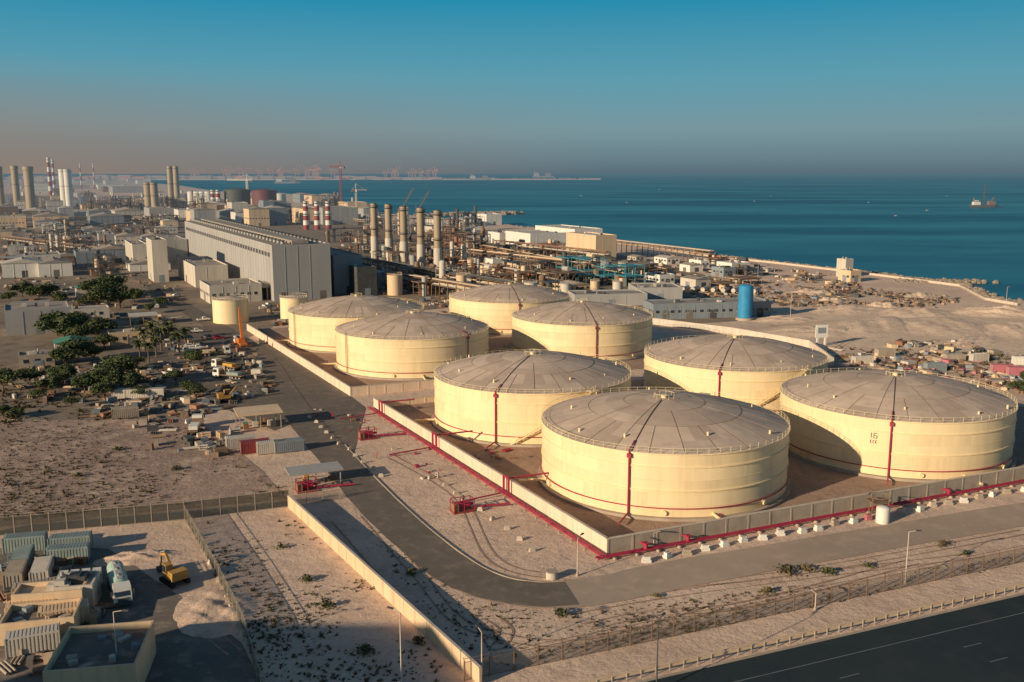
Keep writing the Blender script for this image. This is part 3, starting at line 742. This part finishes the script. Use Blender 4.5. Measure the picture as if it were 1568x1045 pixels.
for u,v,rx,ry,h in ((1250,508,26,14,2),(1340,500,34,16,2.4),(1440,500,30,20,2.2),(1530,480,22,14,3.5),(1560,505,26,14,2.5),(1400,480,20,16,2.4),(1480,525,24,8,1.6),(1300,475,22,14,2.2),(1200,490,16,10,1.8),(1180,478,14,10,1.6),(1240,450,14,10,2.6),(1410,455,14,8,2.4),(1130,428,12,8,2.4),(1350,470,10,8,2.6),(1270,462,9,7,2.4)):mound(u,v,rx,ry,h,PALE)
mound(330,935,6,9,1.0,SAND);mound(210,855,7,3,1.2,SAND)
# ------------------------------------------------------------ scrub
def scrub(name,poly,n,smin,smax,m,seed):
    b=MB();rn2=random.Random(seed)
    def f(x,y):
        if math.sin(x*.21+seed)*math.sin(y*.17)+math.sin(x*.07+y*.05)<rn2.uniform(-1.3,.7):return
        s=rn2.uniform(smin,smax)*(1.6 if rn2.random()<.1 else 1)
        for k in range(8):
            a=rn2.uniform(0,6.28);e=rn2.uniform(.2,1.0);l=s*rn2.uniform(.6,1.2);w=s*.28
            tx,ty,tz=l*math.cos(a)*math.cos(e),l*math.sin(a)*math.cos(e),l*math.sin(e)*.8
            b.add([(x-w*math.sin(a),y+w*math.cos(a),0),(x+w*math.sin(a),y-w*math.cos(a),0),(x+tx+w*.5*math.sin(a),y+ty-w*.5*math.cos(a),tz),(x+tx,y+ty,tz*1.15)],[(0,1,2,3)],m)
    scatter(poly,n,f,rn2);b.build(name)
scrub('desert_scrub',[(0,650),(300,650),(440,760),(0,800)],3000,.15,.6,SCRUB,1)
scrub('desert_scrub',[(290,800),(440,785),(600,930),(720,1045),(400,1045),(340,900)],2800,.12,.48,SCRUB,2)
scrub('desert_scrub',[(560,800),(700,905),(760,930),(900,940),(1568,850),(1568,865),(760,1030),(640,930)],1300,.12,.4,SCRUB,3)
scrub('desert_scrub',[(0,560),(250,560),(260,640),(0,650)],1100,.4,1.2,SCRUB,4)
scrub('desert_scrub',[(1270,530),(1568,545),(1568,600)],500,.4,1.2,SCRUB,5)
def bush(u,v,s,m=LEAF2):
    b=MB();r2=random.Random(int(u*v))
    for k in range(160):
        a=r2.uniform(0,6.28);d=abs(r2.gauss(0,.5));x,y,z=d*math.cos(a)*1.4,d*math.sin(a),r2.uniform(0,.8)*(1-min(d,.9)*.6);q=r2.uniform(.08,.2)
        u_=Vector((r2.gauss(0,1),r2.gauss(0,1),r2.gauss(0,1))).normalized()*q;w_=u_.cross(Vector((.3,.5,1))).normalized()*q
        c=Vector((x,y,z+.1));b.add([tuple(c-u_),tuple(c+w_),tuple(c+u_),tuple(c-w_)],[(0,1,2,3)],m)
    put('desert_bush',b.build('bush',link=False),at(u,v,.02),r2.random()*6,s)
for u,v,s in ((1205,878,1.6),(1235,874,1.1),(1268,878,1.1),(1443,836,1.1),(1175,908,1),(860,943,1.2),(1478,850,.9),(1005,915,.7),(1330,868,.8),(630,880,1.1),(470,890,1.1),(500,930,1.2),(430,840,.9),(180,690,1.1),(120,730,1.0),(270,720,1.1),(640,985,1.1),(560,1000,1.3)):bush(u,v,s,SCRUB if u%2 else LEAF2)
b=MB();rr=random.Random(9)
scatter([(450,790),(560,770),(700,740),(880,850),(900,900),(1568,850),(760,1030)],900,lambda x,y:b.rock(x,y,.02,rr.uniform(.04,.13),rr.choice((CONC,ROCK,ROCK)),rr),rr)
b.build('scattered_stones')
b=MB()
for pts in [[(560,790),(640,880),(720,960),(900,985),(1100,930)],[(740,960),(760,990),(775,965),(750,945)],[(600,700),(700,760),(760,860),(880,885)],[(960,900),(1200,880),(1568,815)],[(850,940),(1100,900),(1500,850)],[(300,640),(200,700),(100,720)],[(330,900),(320,960),(360,1000)],[(1270,540),(1350,510),(1568,500)],[(1180,500),(1300,490),(1568,470)],[(900,960),(1000,940),(1150,925),(1400,860)],[(500,800),(560,870),(640,950)]]:
    ln=smooth_line([G(*p) for p in pts],10)
    for o in (-.9,.9):strip(b,ln,.28,.052,DIRT,o,.05)
b.build('tyre_tracks')
# ------------------------------------------------------------ trees
def tree_mesh(seed,h,rad,leafm,dens=900):
    rn2=random.Random(seed);b=MB();th=h*.28
    b.tube((0,0,0),(.1*h*rn2.uniform(-.4,.4),0,th),.05*h*.6,BARK,8,.035*h*.6)
    cs=[]
    for k in range(11):
        a=k*2.4+rn2.random();e=rn2.uniform(.1,1.3);l=rad*rn2.uniform(.5,.95)
        c=(l*math.cos(a)*math.cos(e),l*math.sin(a)*math.cos(e),th+(h-th)*.25+l*math.sin(e)*.7*(h-th)/rad/1.4)
        b.tube((0,0,th*.9),c,.018*h,BARK,5,.006*h);cs.append((c,rad*rn2.uniform(.3,.5)))
    cs.append(((0,0,th+(h-th)*.6),rad*.5))
    for k in range(dens):
        c,r=rn2.choice(cs);v=Vector((rn2.gauss(0,1),rn2.gauss(0,1),rn2.gauss(0,1))).normalized()*r*rn2.uniform(.5,1.15)
        v.z*=.75;p=Vector(c)+v;u=Vector((rn2.gauss(0,1),rn2.gauss(0,1),rn2.gauss(0,.6))).normalized();w=u.cross(v+Vector((.1,.2,.3))).normalized()
        s=rn2.uniform(.16,.32)*rad/3.2
        b.add([tuple(p-u*s),tuple(p+w*s*.7),tuple(p+u*s),tuple(p-w*s*.7)],[(0,1,2,3)],leafm if rn2.random()<.6 else (LEAF2 if leafm is LEAF else LEAF))
    return b.build('tree_mesh',link=False)
TM=[tree_mesh(1,8,4.4,LEAF,2600),tree_mesh(2,6.5,3.8,LEAF,2200),tree_mesh(3,5,3,LEAF2,1500),tree_mesh(4,7.5,3.8,LEAF2,2300)]
trees=[(60,462,1.4),(35,455,1.4),(15,462,1.3),(92,470,1.1),(75,455,1.1),(165,466,2.0),(185,472,1.9),(150,475,1.7),(205,465,1.3),(172,452,2.0),(130,470,1.2),(140,460,1.5),(160,458,1.9),(100,522,1.8),(125,530,1.8),(150,522,1.6),(88,515,1.4),(112,512,1.6),(135,512,1.5),(160,535,1.0),(120,555,1.4),(100,562,1.2),(145,552,1.1),(185,592,1.4),(170,600,1.1),(200,600,1.1),(290,605,1.0),(300,612,.7),(100,592,1.0),(80,602,.9),(60,612,.8),(5,600,1.1),(160,612,.8),(215,610,.7),(210,562,.9),(190,570,.9),(245,470,.8),(295,560,.9),(1560,603,1),(1575,600,.9),(950,460,.5),(25,640,.6),(330,545,.6),(270,590,.8),(130,602,1.0),(45,590,.9),(110,625,.7),(230,480,.8),(5,640,.5)]
for i,(u,v,s) in enumerate(trees):
    put('broadleaf_tree',TM[i%4],at(u,v),R.uniform(0,6),(s*R.uniform(.9,1.2),s*R.uniform(.9,1.2),s*R.uniform(.75,.95)))
def palm_mesh(seed):
    rn2=random.Random(seed);b=MB();b.tube((0,0,0),(.2,0,5.5),.28,BARK,8,.2)
    for k in range(30):
        a=k*2.4;e=rn2.uniform(-.3,1.2);l=rn2.uniform(2.4,3.2);pr=(.2,0,5.5)
        for j in range(5):
            ee=e-j*.35;nx=(pr[0]+l/5*math.cos(a)*math.cos(ee),pr[1]+l/5*math.sin(a)*math.cos(ee),pr[2]+l/5*math.sin(ee));w=.42*(1-j/6)
            for sg in (-1,1):
                b.add([pr,nx,(nx[0]+sg*w*-math.sin(a),nx[1]+sg*w*math.cos(a),nx[2]-.25),(pr[0]+sg*w*-math.sin(a),pr[1]+sg*w*math.cos(a),pr[2]-.25)],[(0,1,2,3)],LEAF2)
            pr=nx
    return b.build('palm_mesh',link=False)
PMs=[palm_mesh(1),palm_mesh(2)]
for i,(u,v,s) in enumerate([(232,530,1.3),(247,538,1.3),(262,535,1.3),(275,542,1.1),(240,548,1.1),(222,538,1.2),(170,520,1.0),(255,522,1.1),(228,555,1.0),(285,530,1.0),(215,550,1.0)]):put('palm_tree',PMs[i%2],at(u,v),i,s)
# ------------------------------------------------------------ street furniture, vehicles
def lamp(u,v,h=9,a=0,m=CONCL):
    b=MB();b.cyl(0,0,0,.5,.22,CONC,8);b.tube((0,0,.4),(0,0,h),.1,m,8,.06);b.tube((0,0,h),(1.2,0,h+.2),.05,m,6);b.box(1.0,-.14,h+.13,1.8,.14,h+.28,GREYD);b.build('street_lamp',at(u,v),a)
lamp(615,1060,10,2.6);lamp(1005,1060,9,1,GREYD);lamp(1386,893,8,0);lamp(884,882,6,1);lamp(738,1040,6,2);lamp(1248,935,2.5,2);lamp(1540,470,9);lamp(1210,490,10);lamp(1160,430,10);lamp(182,1045,9,0);lamp(1001,838,2.5,0)
def wheels(b,xs,y,r=.5,w=.35):
    for x in xs:
        for s in (-1,1):b.tube((x,s*y,r),(x,s*(y-w),r),r,RUBB,14);b.tube((x,s*(y+.01),r),(x,s*(y-.05),r),r*.5,GREY,10)
def car_mesh(col,pick=False):
    b=MB();L2=2.25
    prof=[(-L2,.45),(-L2,.95),(-1.9,1.02),(-1.5,1.5),(.4,1.52),(1.05,1.02),(2.15,.88),(L2,.45)] if not pick else [(-2.6,.5),(-2.6,1.1),(-.5,1.12),(-.4,1.7),(.7,1.7),(1.2,1.15),(2.4,1.0),(2.5,.5)]
    n=len(prof)
    P=[(x,-.88+(0.12 if z>1.3 else 0),z) for x,z in prof]+[(x,.88-(0.12 if z>1.3 else 0),z) for x,z in prof]
    b.add(P,[tuple(range(n)),tuple(range(2*n-1,n-1,-1))]+[(i,n+i,n+(i+1)%n,(i+1)%n) for i in range(n)],col)
    z0,z1=(1.08,1.44) if not pick else (1.2,1.6);x0,x1=(-1.5,.45) if not pick else (-.35,.75)
    for s in (-1,1):b.box(x0,s*.8-.06,z0,x1,s*.8+.06,z1,GLASS)
    xf=1.0 if not pick else 1.18
    b.add([(xf,-.7,z0),(xf,.7,z0),(xf-.5,.66,z1),(xf-.5,-.66,z1)],[(0,1,2,3)],GLASS)
    if pick:b.box(-2.5,-.75,1.1,-.6,.75,1.125,GREYD)
    wheels(b,(-1.35,1.4),.92,.36,.24);return b.build('car',link=False)
CW=[car_mesh(WHITE),car_mesh(WHITE,True),car_mesh(GREYD),car_mesh(RED),car_mesh(GREY,True)]
for i,(u,v,a) in enumerate([(283,540,.4),(292,533,.4),(302,536,.4),(296,545,.3),(262,573,1.2),(420,530,2),(410,470,1),(255,462,2),(240,472,2),(270,455,1),(312,492,.5),(1085,470,0),(300,510,.4),(335,520,.4),(1430,590,.3)]):
    put('parked_car' if i%2 else 'pickup_truck',CW[1 if not i%2 else (0,2,3,0)[i//2%4]],at(u,v,.1),a)
def truck(u,v,a,kind,col):
    b=MB();b.box(-5.2,-.5,.75,4,.5,1.05,GREYD)
    P=[(2.6,-1.2,.7),(4.7,-1.2,.7),(4.75,-1.2,1.7),(4.4,-1.15,3.0),(2.6,-1.15,3.05)];n=5
    b.add(P+[(x,-y,z) for x,y,z in P],[(0,1,2,3,4),(9,8,7,6,5)]+[(i,n+i,n+(i+1)%n,(i+1)%n) for i in range(n)],WHITE)
    b.add([(4.76,-1.02,1.75),(4.76,1.02,1.75),(4.44,1,2.8),(4.44,-1,2.8)],[(0,1,2,3)],GLASS)
    for s in (-1,1):b.box(3.2,s*1.19-.03,1.8,4.3,s*1.19+.03,2.7,GLASS);b.box(4.6,s*1.45-.12,1.9,4.7,s*1.45+.12,2.6,GREYD)
    b.box(4.72,-1.1,.5,4.95,1.1,.95,GREYD);b.box(4.73,-.7,1.0,4.8,.7,1.5,GREYD)
    if kind=='tanker':
        nn=20
        b.tube((-5.4,0,2.15),(2.3,0,2.15),1.18,col,nn);b.tube((2.3,0,2.15),(2.5,0,2.15),1.18,col,nn,.8);b.tube((-5.6,0,2.15),(-5.4,0,2.15),.8,col,nn,1.18)
        for x in (-4.6,-2.8,-1,.8):b.tube((x,0,2.15),(x+.12,0,2.15),1.22,WHITE,nn)
        b.box(-5.2,-.35,3.28,2,.35,3.36,GREY)
        for x in (-4,-1.6,.8):b.cyl(x,0,3.36,3.55,.3,GREY,12)
        for s in (-1,1):b.beam((-5.2,s*.4,3.7),(2,s*.4,3.7),.06,GREY);b.box(-5.3,s*1.05-.12,1.1,2.2,s*1.05+.12,1.25,col)
    elif kind=='flat':
        b.box(-5.4,-1.2,1.05,2.4,1.2,1.25,BROWN);b.box(2.25,-1.2,1.25,2.4,1.2,2.4,BROWN);b.box(-4,-1,1.25,0,1,2.1,col)
    elif kind=='crane':
        b.box(-5.4,-1.25,.9,2.5,1.25,1.5,col);b.box(-2.5,-1.1,1.5,.6,1.1,3.0,col);b.box(-.8,.2,3,.5,1.1,3.6,GLASS)
        b.beam((-2.2,-.2,3.0),(-.5,-.2,11),.85,col);b.beam((-.5,-.2,11),(.2,-.2,13.5),.55,col);b.beam((.2,-.2,13.5),(.3,-.2,7),.07,GREYD)
        for x in (-5,2):
            for s in (-1,1):b.beam((x,0,.8),(x,s*2.8,.8),.3,col);b.cyl(x,s*2.8,0,.8,.2,GREYD,8)
    wheels(b,(-4.6,-3.4,-2.2,3.5),1.22,.52,.4);b.build({'tanker':'tanker_truck','flat':'flatbed_truck','crane':'mobile_crane'}[kind],at(u,v,.06),a)
truck(184,912,math.radians(-62),'tanker',M('pale_green_paint',(.36,.50,.42),.5))
truck(368,530,math.radians(120),'crane',ORNG);truck(345,566,math.radians(150),'flat',YELL)
truck(350,580,math.radians(160),'flat',GGREY);truck(330,545,.4,'flat',BEIGE);truck(300,660,math.radians(100),'flat',WHITE)
def excavator(u,v,a,col=YELL,sc=1):
    b=MB()
    for s in (-1,1):
        b.box(-1.7,s*1.2-.3,.15,1.7,s*1.2+.3,.75,RUBB)
        for x in (-1.7,1.7):b.tube((x,s*1.2-.3,.45),(x,s*1.2+.3,.45),.35,RUBB,12)
    b.box(-1,-.9,.5,1,.9,.9,GREYD);b.box(-1.9,-1.25,1,1.3,1.25,1.8,col);b.box(-1.9,-1.2,1.8,-.4,1.2,2.3,col)
    b.box(0,.25,1.8,1.4,1.2,2.9,GLASS);b.box(-.05,.2,2.9,1.45,1.25,3.0,col);b.box(-.05,.2,1.8,.05,1.25,2.9,col)
    b.beam((1.1,-.2,1.6),(3.0,-.2,3.7),.36,col);b.beam((3.0,-.2,3.7),(4.7,-.2,3.0),.3,col);b.beam((4.7,-.2,3.0),(4.9,-.2,1.1),.26,col)
    b.beam((1.4,-.2,1.9),(2.8,-.2,2.9),.14,GREY);b.beam((3.2,-.2,4.0),(4.7,-.2,3.4),.12,GREY)
    b.add([(4.4,-.8,1.2),(5.4,-.8,1.0),(5.1,-.8,.2),(4.3,-.8,.3),(4.4,.4,1.2),(5.4,.4,1.0),(5.1,.4,.2),(4.3,.4,.3)],[(0,1,2,3),(7,6,5,4),(0,4,5,1),(2,6,7,3),(3,7,4,0)],GREYD)
    o=b.build('excavator',at(u,v,.05),a)
WEX=M('worn_excavator_paint',(.50,.27,.07),.6,.25)
excavator(268,893,math.radians(135),WEX);excavator(345,615,.5,WEX)
def container_mesh(m,l=6.1):
    b=MB();b.box(0,0,.12,l,2.44,2.55,m)
    for x in (0,l):
        for y in (0,2.44):b.box(x-.08,y-.08,0,x+.08,y+.08,2.62,m)
    for k in range(int(l/.45)):
        x=.3+k*.45;b.box(x,-.05,.25,x+.2,.01,2.4,m);b.box(x,2.43,.25,x+.2,2.49,2.4,m);b.box(x,.2,2.54,x+.2,2.2,2.59,m)
    for y in (.5,.95,1.5,1.95):b.box(-.06,y,.2,0,y+.06,2.45,GREY)
    return b.build('container',link=False)
CM={k:container_mesh(m) for k,m in dict(w=WHITE,t=GGREY,o=OFFW,b=BEIGE,p=PINK,g=GREYB,r=REDD,c=CONC).items()}
for u,v,k,a in ((348,690,'o',A1),(395,698,'o',A1),(422,696,'g',A1),(370,697,'r',A1),(172,612,'o',0.1),(192,612,'o',.1),(215,611,'o',.1),(172,643,'c',A1),(5,850,'t',.25),(75,850,'t',.25),(70,868,'t',.25),(75,900,'o',1.9),(35,905,'c',1.9),(10,960,'b',A1),(60,968,'b',A1),(20,930,'c',A1),(1310,560,'o',.2),(1345,548,'c',.2),(1420,570,'g',.1),(1450,556,'c',.1),(1520,572,'p',-.1),(1545,576,'p',-.1),(1490,556,'o',.3),(1555,560,'w',0),(45,880,'t',1.9),(10,1010,'o',A1)):
    put('shipping_container',CM[k],at(u,v,.05),a)
def canopy(name,u,v,w,d,h,m,a,rm):
    b=MB()
    for x in (0,w/2,w):
        for y in (0,d):b.beam((x,y,0),(x,y,h),.18,m)
    b.box(-.5,-.5,h,w+.5,d+.5,h+.18,rm);b.box(-.5,-.5,h-.2,w+.5,-.4,h,rm)
    for k in range(8):b.ob(R.uniform(1,w-1),R.uniform(1,d-1),0,1.2,1,R.uniform(.6,1.6),0,R.choice((YELL,RUST,GREYD,GREENP,OFFW)))
    b.build(name,at(u,v),a)
canopy('storage_canopy',368,662,9.5,7,4,CONC,A1,BEIGE);canopy('parking_shelter',447,750,9.5,4,3,GREY,A1,GREY)
canopy('storage_canopy',200,500,10,8,4,CONC,A1,OFFW);canopy('storage_canopy',20,480,14,8,4,CONC,A1,ROOFG)
def yard_cabin(u,v,w,d,h,m,a):
    b=MB();b.box(0,0,0,w,.25,h,m);b.box(0,d-.25,0,w,d,h,m);b.box(0,.25,0,.25,d-.25,h,m);b.box(w-.25,.25,0,w,d-.25,h,m);b.box(.25,.25,0,w-.25,d-.25,.3,CONC)
    b.box(.25,.25,h-1,w-.25,d-.25,h-.9,YARD)
    for k in range(9):b.ob(R.uniform(1,w-1),R.uniform(1,d-1),h-.9,R.uniform(.6,1.6),.8,R.uniform(.2,.8),R.random(),R.choice((OFFW,GREYB,WOOD,CONC)))
    b.build('walled_store',at(u,v),a)
yard_cabin(70,1085,10,11,4.5,BEIGE,math.radians(10));yard_cabin(0,990,9,6,3,BEIGE,math.radians(14))
bldg('site_cabin',20,950,9,4,3,BEIGE,BEIGE,win=1,rz=.2);bldg('site_cabin',85,940,5,5,3.2,OFFW,OFFW,win=1,rz=.2)
b=MB()
for i in range(4):
    for j in range(3):
        for k in range(2):
            x,y,z=i*1.5,j*1.4,k*1.3;b.box(x+.1,y+.1,z+.12,x+1.2,y+1.1,z+1.1,WHITE)
            b.box(x+.02,y+.02,z,x+1.28,y+1.18,z+.1,WOOD)
            for q in (.05,.45,.85,1.25):b.beam((x+q,y+.05,z+.1),(x+q,y+.05,z+1.2),.04,GREY);b.beam((x+.05,y+q*.9,z+.1),(x+.05,y+q*.9,z+1.2),.04,GREY)
b.build('liquid_tote_stack',at(85,915),.25)
for k in range(13):
    t=k/12;u=300+75*t+5;v=822+165*t;b=MB();b.box(-.5,-.3,0,.5,.3,.45,CONCL);b.box(-.4,-.18,.45,.4,.18,.75,CONCL);b.build('concrete_barrier_block',at(u,v),R.uniform(0,1))
for k in range(7):
    u,v=325-k*6,690-k*7;b=MB();b.box(-.9,-.3,0,.9,.3,.5,WHITE);b.box(-.9,-.12,.5,.9,.12,1,WHITE);b.build('concrete_barrier_block',at(u,v),1.0+R.uniform(-.1,.1))
def person(u,v,a):
    me=bpy.data.meshes.new('worker');V=[(0,0,.95),(0,0,1.2),(0,0,1.42),(0,0,1.52),(0,0,1.66),(0,.1,.9),(.12,.11,.5),(.02,.11,.07),(.16,.11,.03),(0,-.1,.9),(-.05,-.11,.5),(-.2,-.11,.08),(-.06,-.11,.03),(0,.19,1.4),(.02,.25,1.12),(.14,.26,.88),(0,-.19,1.4),(-.02,-.25,1.12),(.06,-.26,.86)]
    E=[(0,1),(1,2),(2,3),(3,4),(0,5),(5,6),(6,7),(7,8),(0,9),(9,10),(10,11),(11,12),(2,13),(13,14),(14,15),(2,16),(16,17),(17,18)]
    me.from_pydata(V,E,[]);o=put('worker',me,at(u,v,.05),a);rd=[.14,.13,.15,.06,.11,.1,.07,.05,.04,.1,.07,.05,.04,.07,.05,.035,.07,.05,.035]
    md=o.modifiers.new('s','SKIN')
    for i,r in enumerate(rd):me.skin_vertices[0].data[i].radius=(r,r)
    me.skin_vertices[0].data[0].use_root=True;o.modifiers.new('d','SUBSURF').levels=1;me.materials.append(CLOTH)
person(577,703,.6)
# ------------------------------------------------------------ far port
b=MB()
for x0,x1,y0,y1 in ((-4900,-1650,8200,9800),(-1650,350,8400,9300),(350,800,8700,8850)):b.box(x0,y0,-3,x1,y1,4,PALE)
b.build('port_land')
HORN=M('crane_orange',(.75,.24,.10),.6,.1);HB=M('port_building_cladding',(.42,.33,.28),.8,.2,.002)
def sts(x,y,s,up):
    b=MB();t=5
    for px in (-12,12):
        for py in (-15,15):b.beam((px,py,0),(px,py,62),t*.8,HORN)
        b.beam((px,-15,20),(px,15,20),t*.7,HORN)
    for py in (-15,15):b.beam((-12,py,62),(12,py,62),t,HORN);b.beam((-12,py,35),(12,py,35),t*.6,HORN);b.beam((0,py,62),(0,0,98),t*.6,HORN)
    b.beam((-32,0,64),(12,0,64),t,HORN);b.box(-26,-5,66,-10,5,76,HORN)
    if up:b.beam((12,0,64),(34,0,116),t*.8,HORN);b.beam((0,0,98),(26,0,100),t*.3,HORN)
    else:b.beam((12,0,64),(72,0,64),t*.8,HORN);b.beam((0,0,98),(60,0,66),t*.35,HORN)
    b.beam((0,0,98),(-30,0,66),t*.35,HORN)
    o=b.build('port_gantry_crane',(x,y,4),R.choice((0,math.pi,.2,3)));o.scale=(s,s,s)
for u in (312,322,352,361,384,390,412,421,438,444,470,478,494,500,522,596,606,614,632,641,649,657,668):
    x=(u-784)/1450*9000;sts(x,8900+R.uniform(-200,200),R.uniform(.95,1.45)*(1.0 if u<560 else .8),R.random()<.35)
b=MB()
for k in range(420):
    x=R.uniform(-4850,-700);y=R.uniform(8300,9400);b.box(x,y,4,x+R.uniform(20,120),y+40,4+R.uniform(6,32)*(1 if x<-1300 else .6),R.choice((HB,HORN,HB,HB)))
for k in range(60):
    x=R.uniform(-700,750);b.box(x,8750,4,x+R.uniform(10,70),8800,4+R.uniform(3,12),HB)
b.build('port_container_stacks')
b=MB()
for k in range(260):
    x=R.uniform(-9000,-3300);y=R.uniform(5200,9500);b.box(x,y,0,x+R.uniform(20,120),y+60,R.uniform(8,45),HB)
for k in range(14):
    x=R.uniform(-6000,-3600);b.cyl(x,8000,0,R.uniform(60,130),6,HB,8)
b.build('distant_city_skyline')
def ship(u,v,l,name='workboat',mast=True,m=GREYB):
    b=MB();w=l*.16;P=[(-l/2,-w/2),(l*.3,-w/2),(l/2,0),(l*.3,w/2),(-l/2,w/2)]
    b.add([(x*.94,y*.85,-1) for x,y in P]+[(x,y,l*.07) for x,y in P],[(5,6,7,8,9)]+[(i,(i+1)%5,5+(i+1)%5,5+i) for i in range(5)],m)
    z=l*.07;b.box(-l*.42,-w*.4,z,-l*.2,w*.4,z+l*.1,WHITE);b.box(-l*.38,-w*.3,z+l*.1,-l*.25,w*.3,z+l*.15,WHITE);b.box(-l*.39,-w*.32,z+l*.11,-l*.245,w*.32,z+l*.13,GLASS);b.cyl(-l*.4,0,z+l*.1,z+l*.22,l*.02,RUST,8)
    b.box(l*.1,-w*.4,z,l*.32,w*.4,z+l*.12,BROWN)
    if mast:
        lattice(b,(-l*.05,0,z),(-l*.05,0,z+l*.62),l*.03,GREYD,8,.35);lattice(b,(l*.15,0,z),(l*.3,0,z+l*.25),l*.03,BROWN,6,.4);b.beam((-l*.05,0,z+l*.5),(l*.4,0,z+l*.1),.3,GREYD)
    b.build(name,at(u,v,-.6),.15)
ship(1508,317,56,'dredger_ship',True,GREYD)
for u,v in ((1330,310),(1155,308),(1372,330),(1420,322),(1010,290),(1180,300),(890,300),(1450,300),(960,310)):ship(u,v,R.uniform(4,7),'small_boat',False,GREY)
ship(440,281,150,'cargo_ship',True,GREYB);ship(735,276,200,'cargo_ship',False,GREYB);ship(832,272,300,'cargo_ship',False,GREYB)
# ------------------------------------------------------------ sky and light
w=bpy.data.worlds.new('World');scene.world=w;w.use_nodes=True;n=w.node_tree;n.nodes.clear()
BS=.055
out=N(n,'ShaderNodeOutputWorld');bg=N(n,'ShaderNodeBackground');n.links.new(bg.outputs[0],out.inputs[0]);bg.inputs[1].default_value=BS
sky=N(n,'ShaderNodeTexSky',sky_type='NISHITA');sky.sun_disc=False;sky.sun_elevation=SUN_EL;sky.sun_rotation=math.radians(231.5);sky.dust_density=1.2;sky.altitude=0
tc=N(n,'ShaderNodeTexCoord');sx=N(n,'ShaderNodeSeparateXYZ');n.links.new(tc.outputs['Generated'],sx.inputs[0])
rp=N(n,'ShaderNodeValToRGB');n.links.new(mrange(n,sx.outputs['Z'],0,.36),rp.inputs[0])
def srgb(*c):return tuple((x/255/12.92 if x/255<.04 else ((x/255+.055)/1.055)**2.4) for x in c)
e=rp.color_ramp.elements;stops=[(0,(88,110,122)),(.035,(102,126,136)),(.12,(120,150,158)),(.26,(94,156,174)),(.47,(38,140,174)),(1,(18,94,140))]
e[0].position=0;e[0].color=(*srgb(*stops[0][1]),1);e[1].position=1;e[1].color=(*srgb(*stops[-1][1]),1)
for p,c in stops[1:-1]:
    q=e.new(p);q.color=(*srgb(*c),1)
lf=mrange(n,sx.outputs['X'],.1,-.5);lz=mrange(n,sx.outputs['Z'],.11,.0);mu=N(n,'ShaderNodeMath',operation='MULTIPLY');n.links.new(lf,mu.inputs[0]);n.links.new(lz,mu.inputs[1])
hz=mixc(n,mu.outputs[0],rp.outputs[0],srgb(144,128,116))
sc=N(n,'ShaderNodeVectorMath',operation='SCALE');n.links.new(hz,sc.inputs[0]);sc.inputs['Scale'].default_value=1/BS
fac=mrange(n,sx.outputs['Z'],.19,.55,1,.2)
n.links.new(mixc(n,fac,sky.outputs[0],sc.outputs[0]),bg.inputs[0])
sd=bpy.data.lights.new('sun','SUN');sd.energy=5;sd.angle=math.radians(.5);sd.color=(1,.81,.57);so=bpy.data.objects.new('sun',sd);scene.collection.objects.link(so)
so.rotation_euler=Vector((math.cos(SUN_AZ)*math.cos(SUN_EL),math.sin(SUN_AZ)*math.cos(SUN_EL),-math.sin(SUN_EL))).to_track_quat('-Z','Y').to_euler()
cd=bpy.data.cameras.new('camera');co=bpy.data.objects.new('camera',cd);scene.collection.objects.link(co);scene.camera=co
cd.sensor_width=36;cd.lens=F/1568*36;cd.clip_end=150000;cd.clip_start=1;co.location=(0,0,H);co.rotation_euler=(math.pi/2-PITCH,0,0)
scene.view_settings.view_transform='Standard';scene.view_settings.look='None';scene.view_settings.exposure=0
print('faces',sum(len(o.data.polygons) for o in scene.objects if o.type=='MESH'),'objs',len(scene.objects))
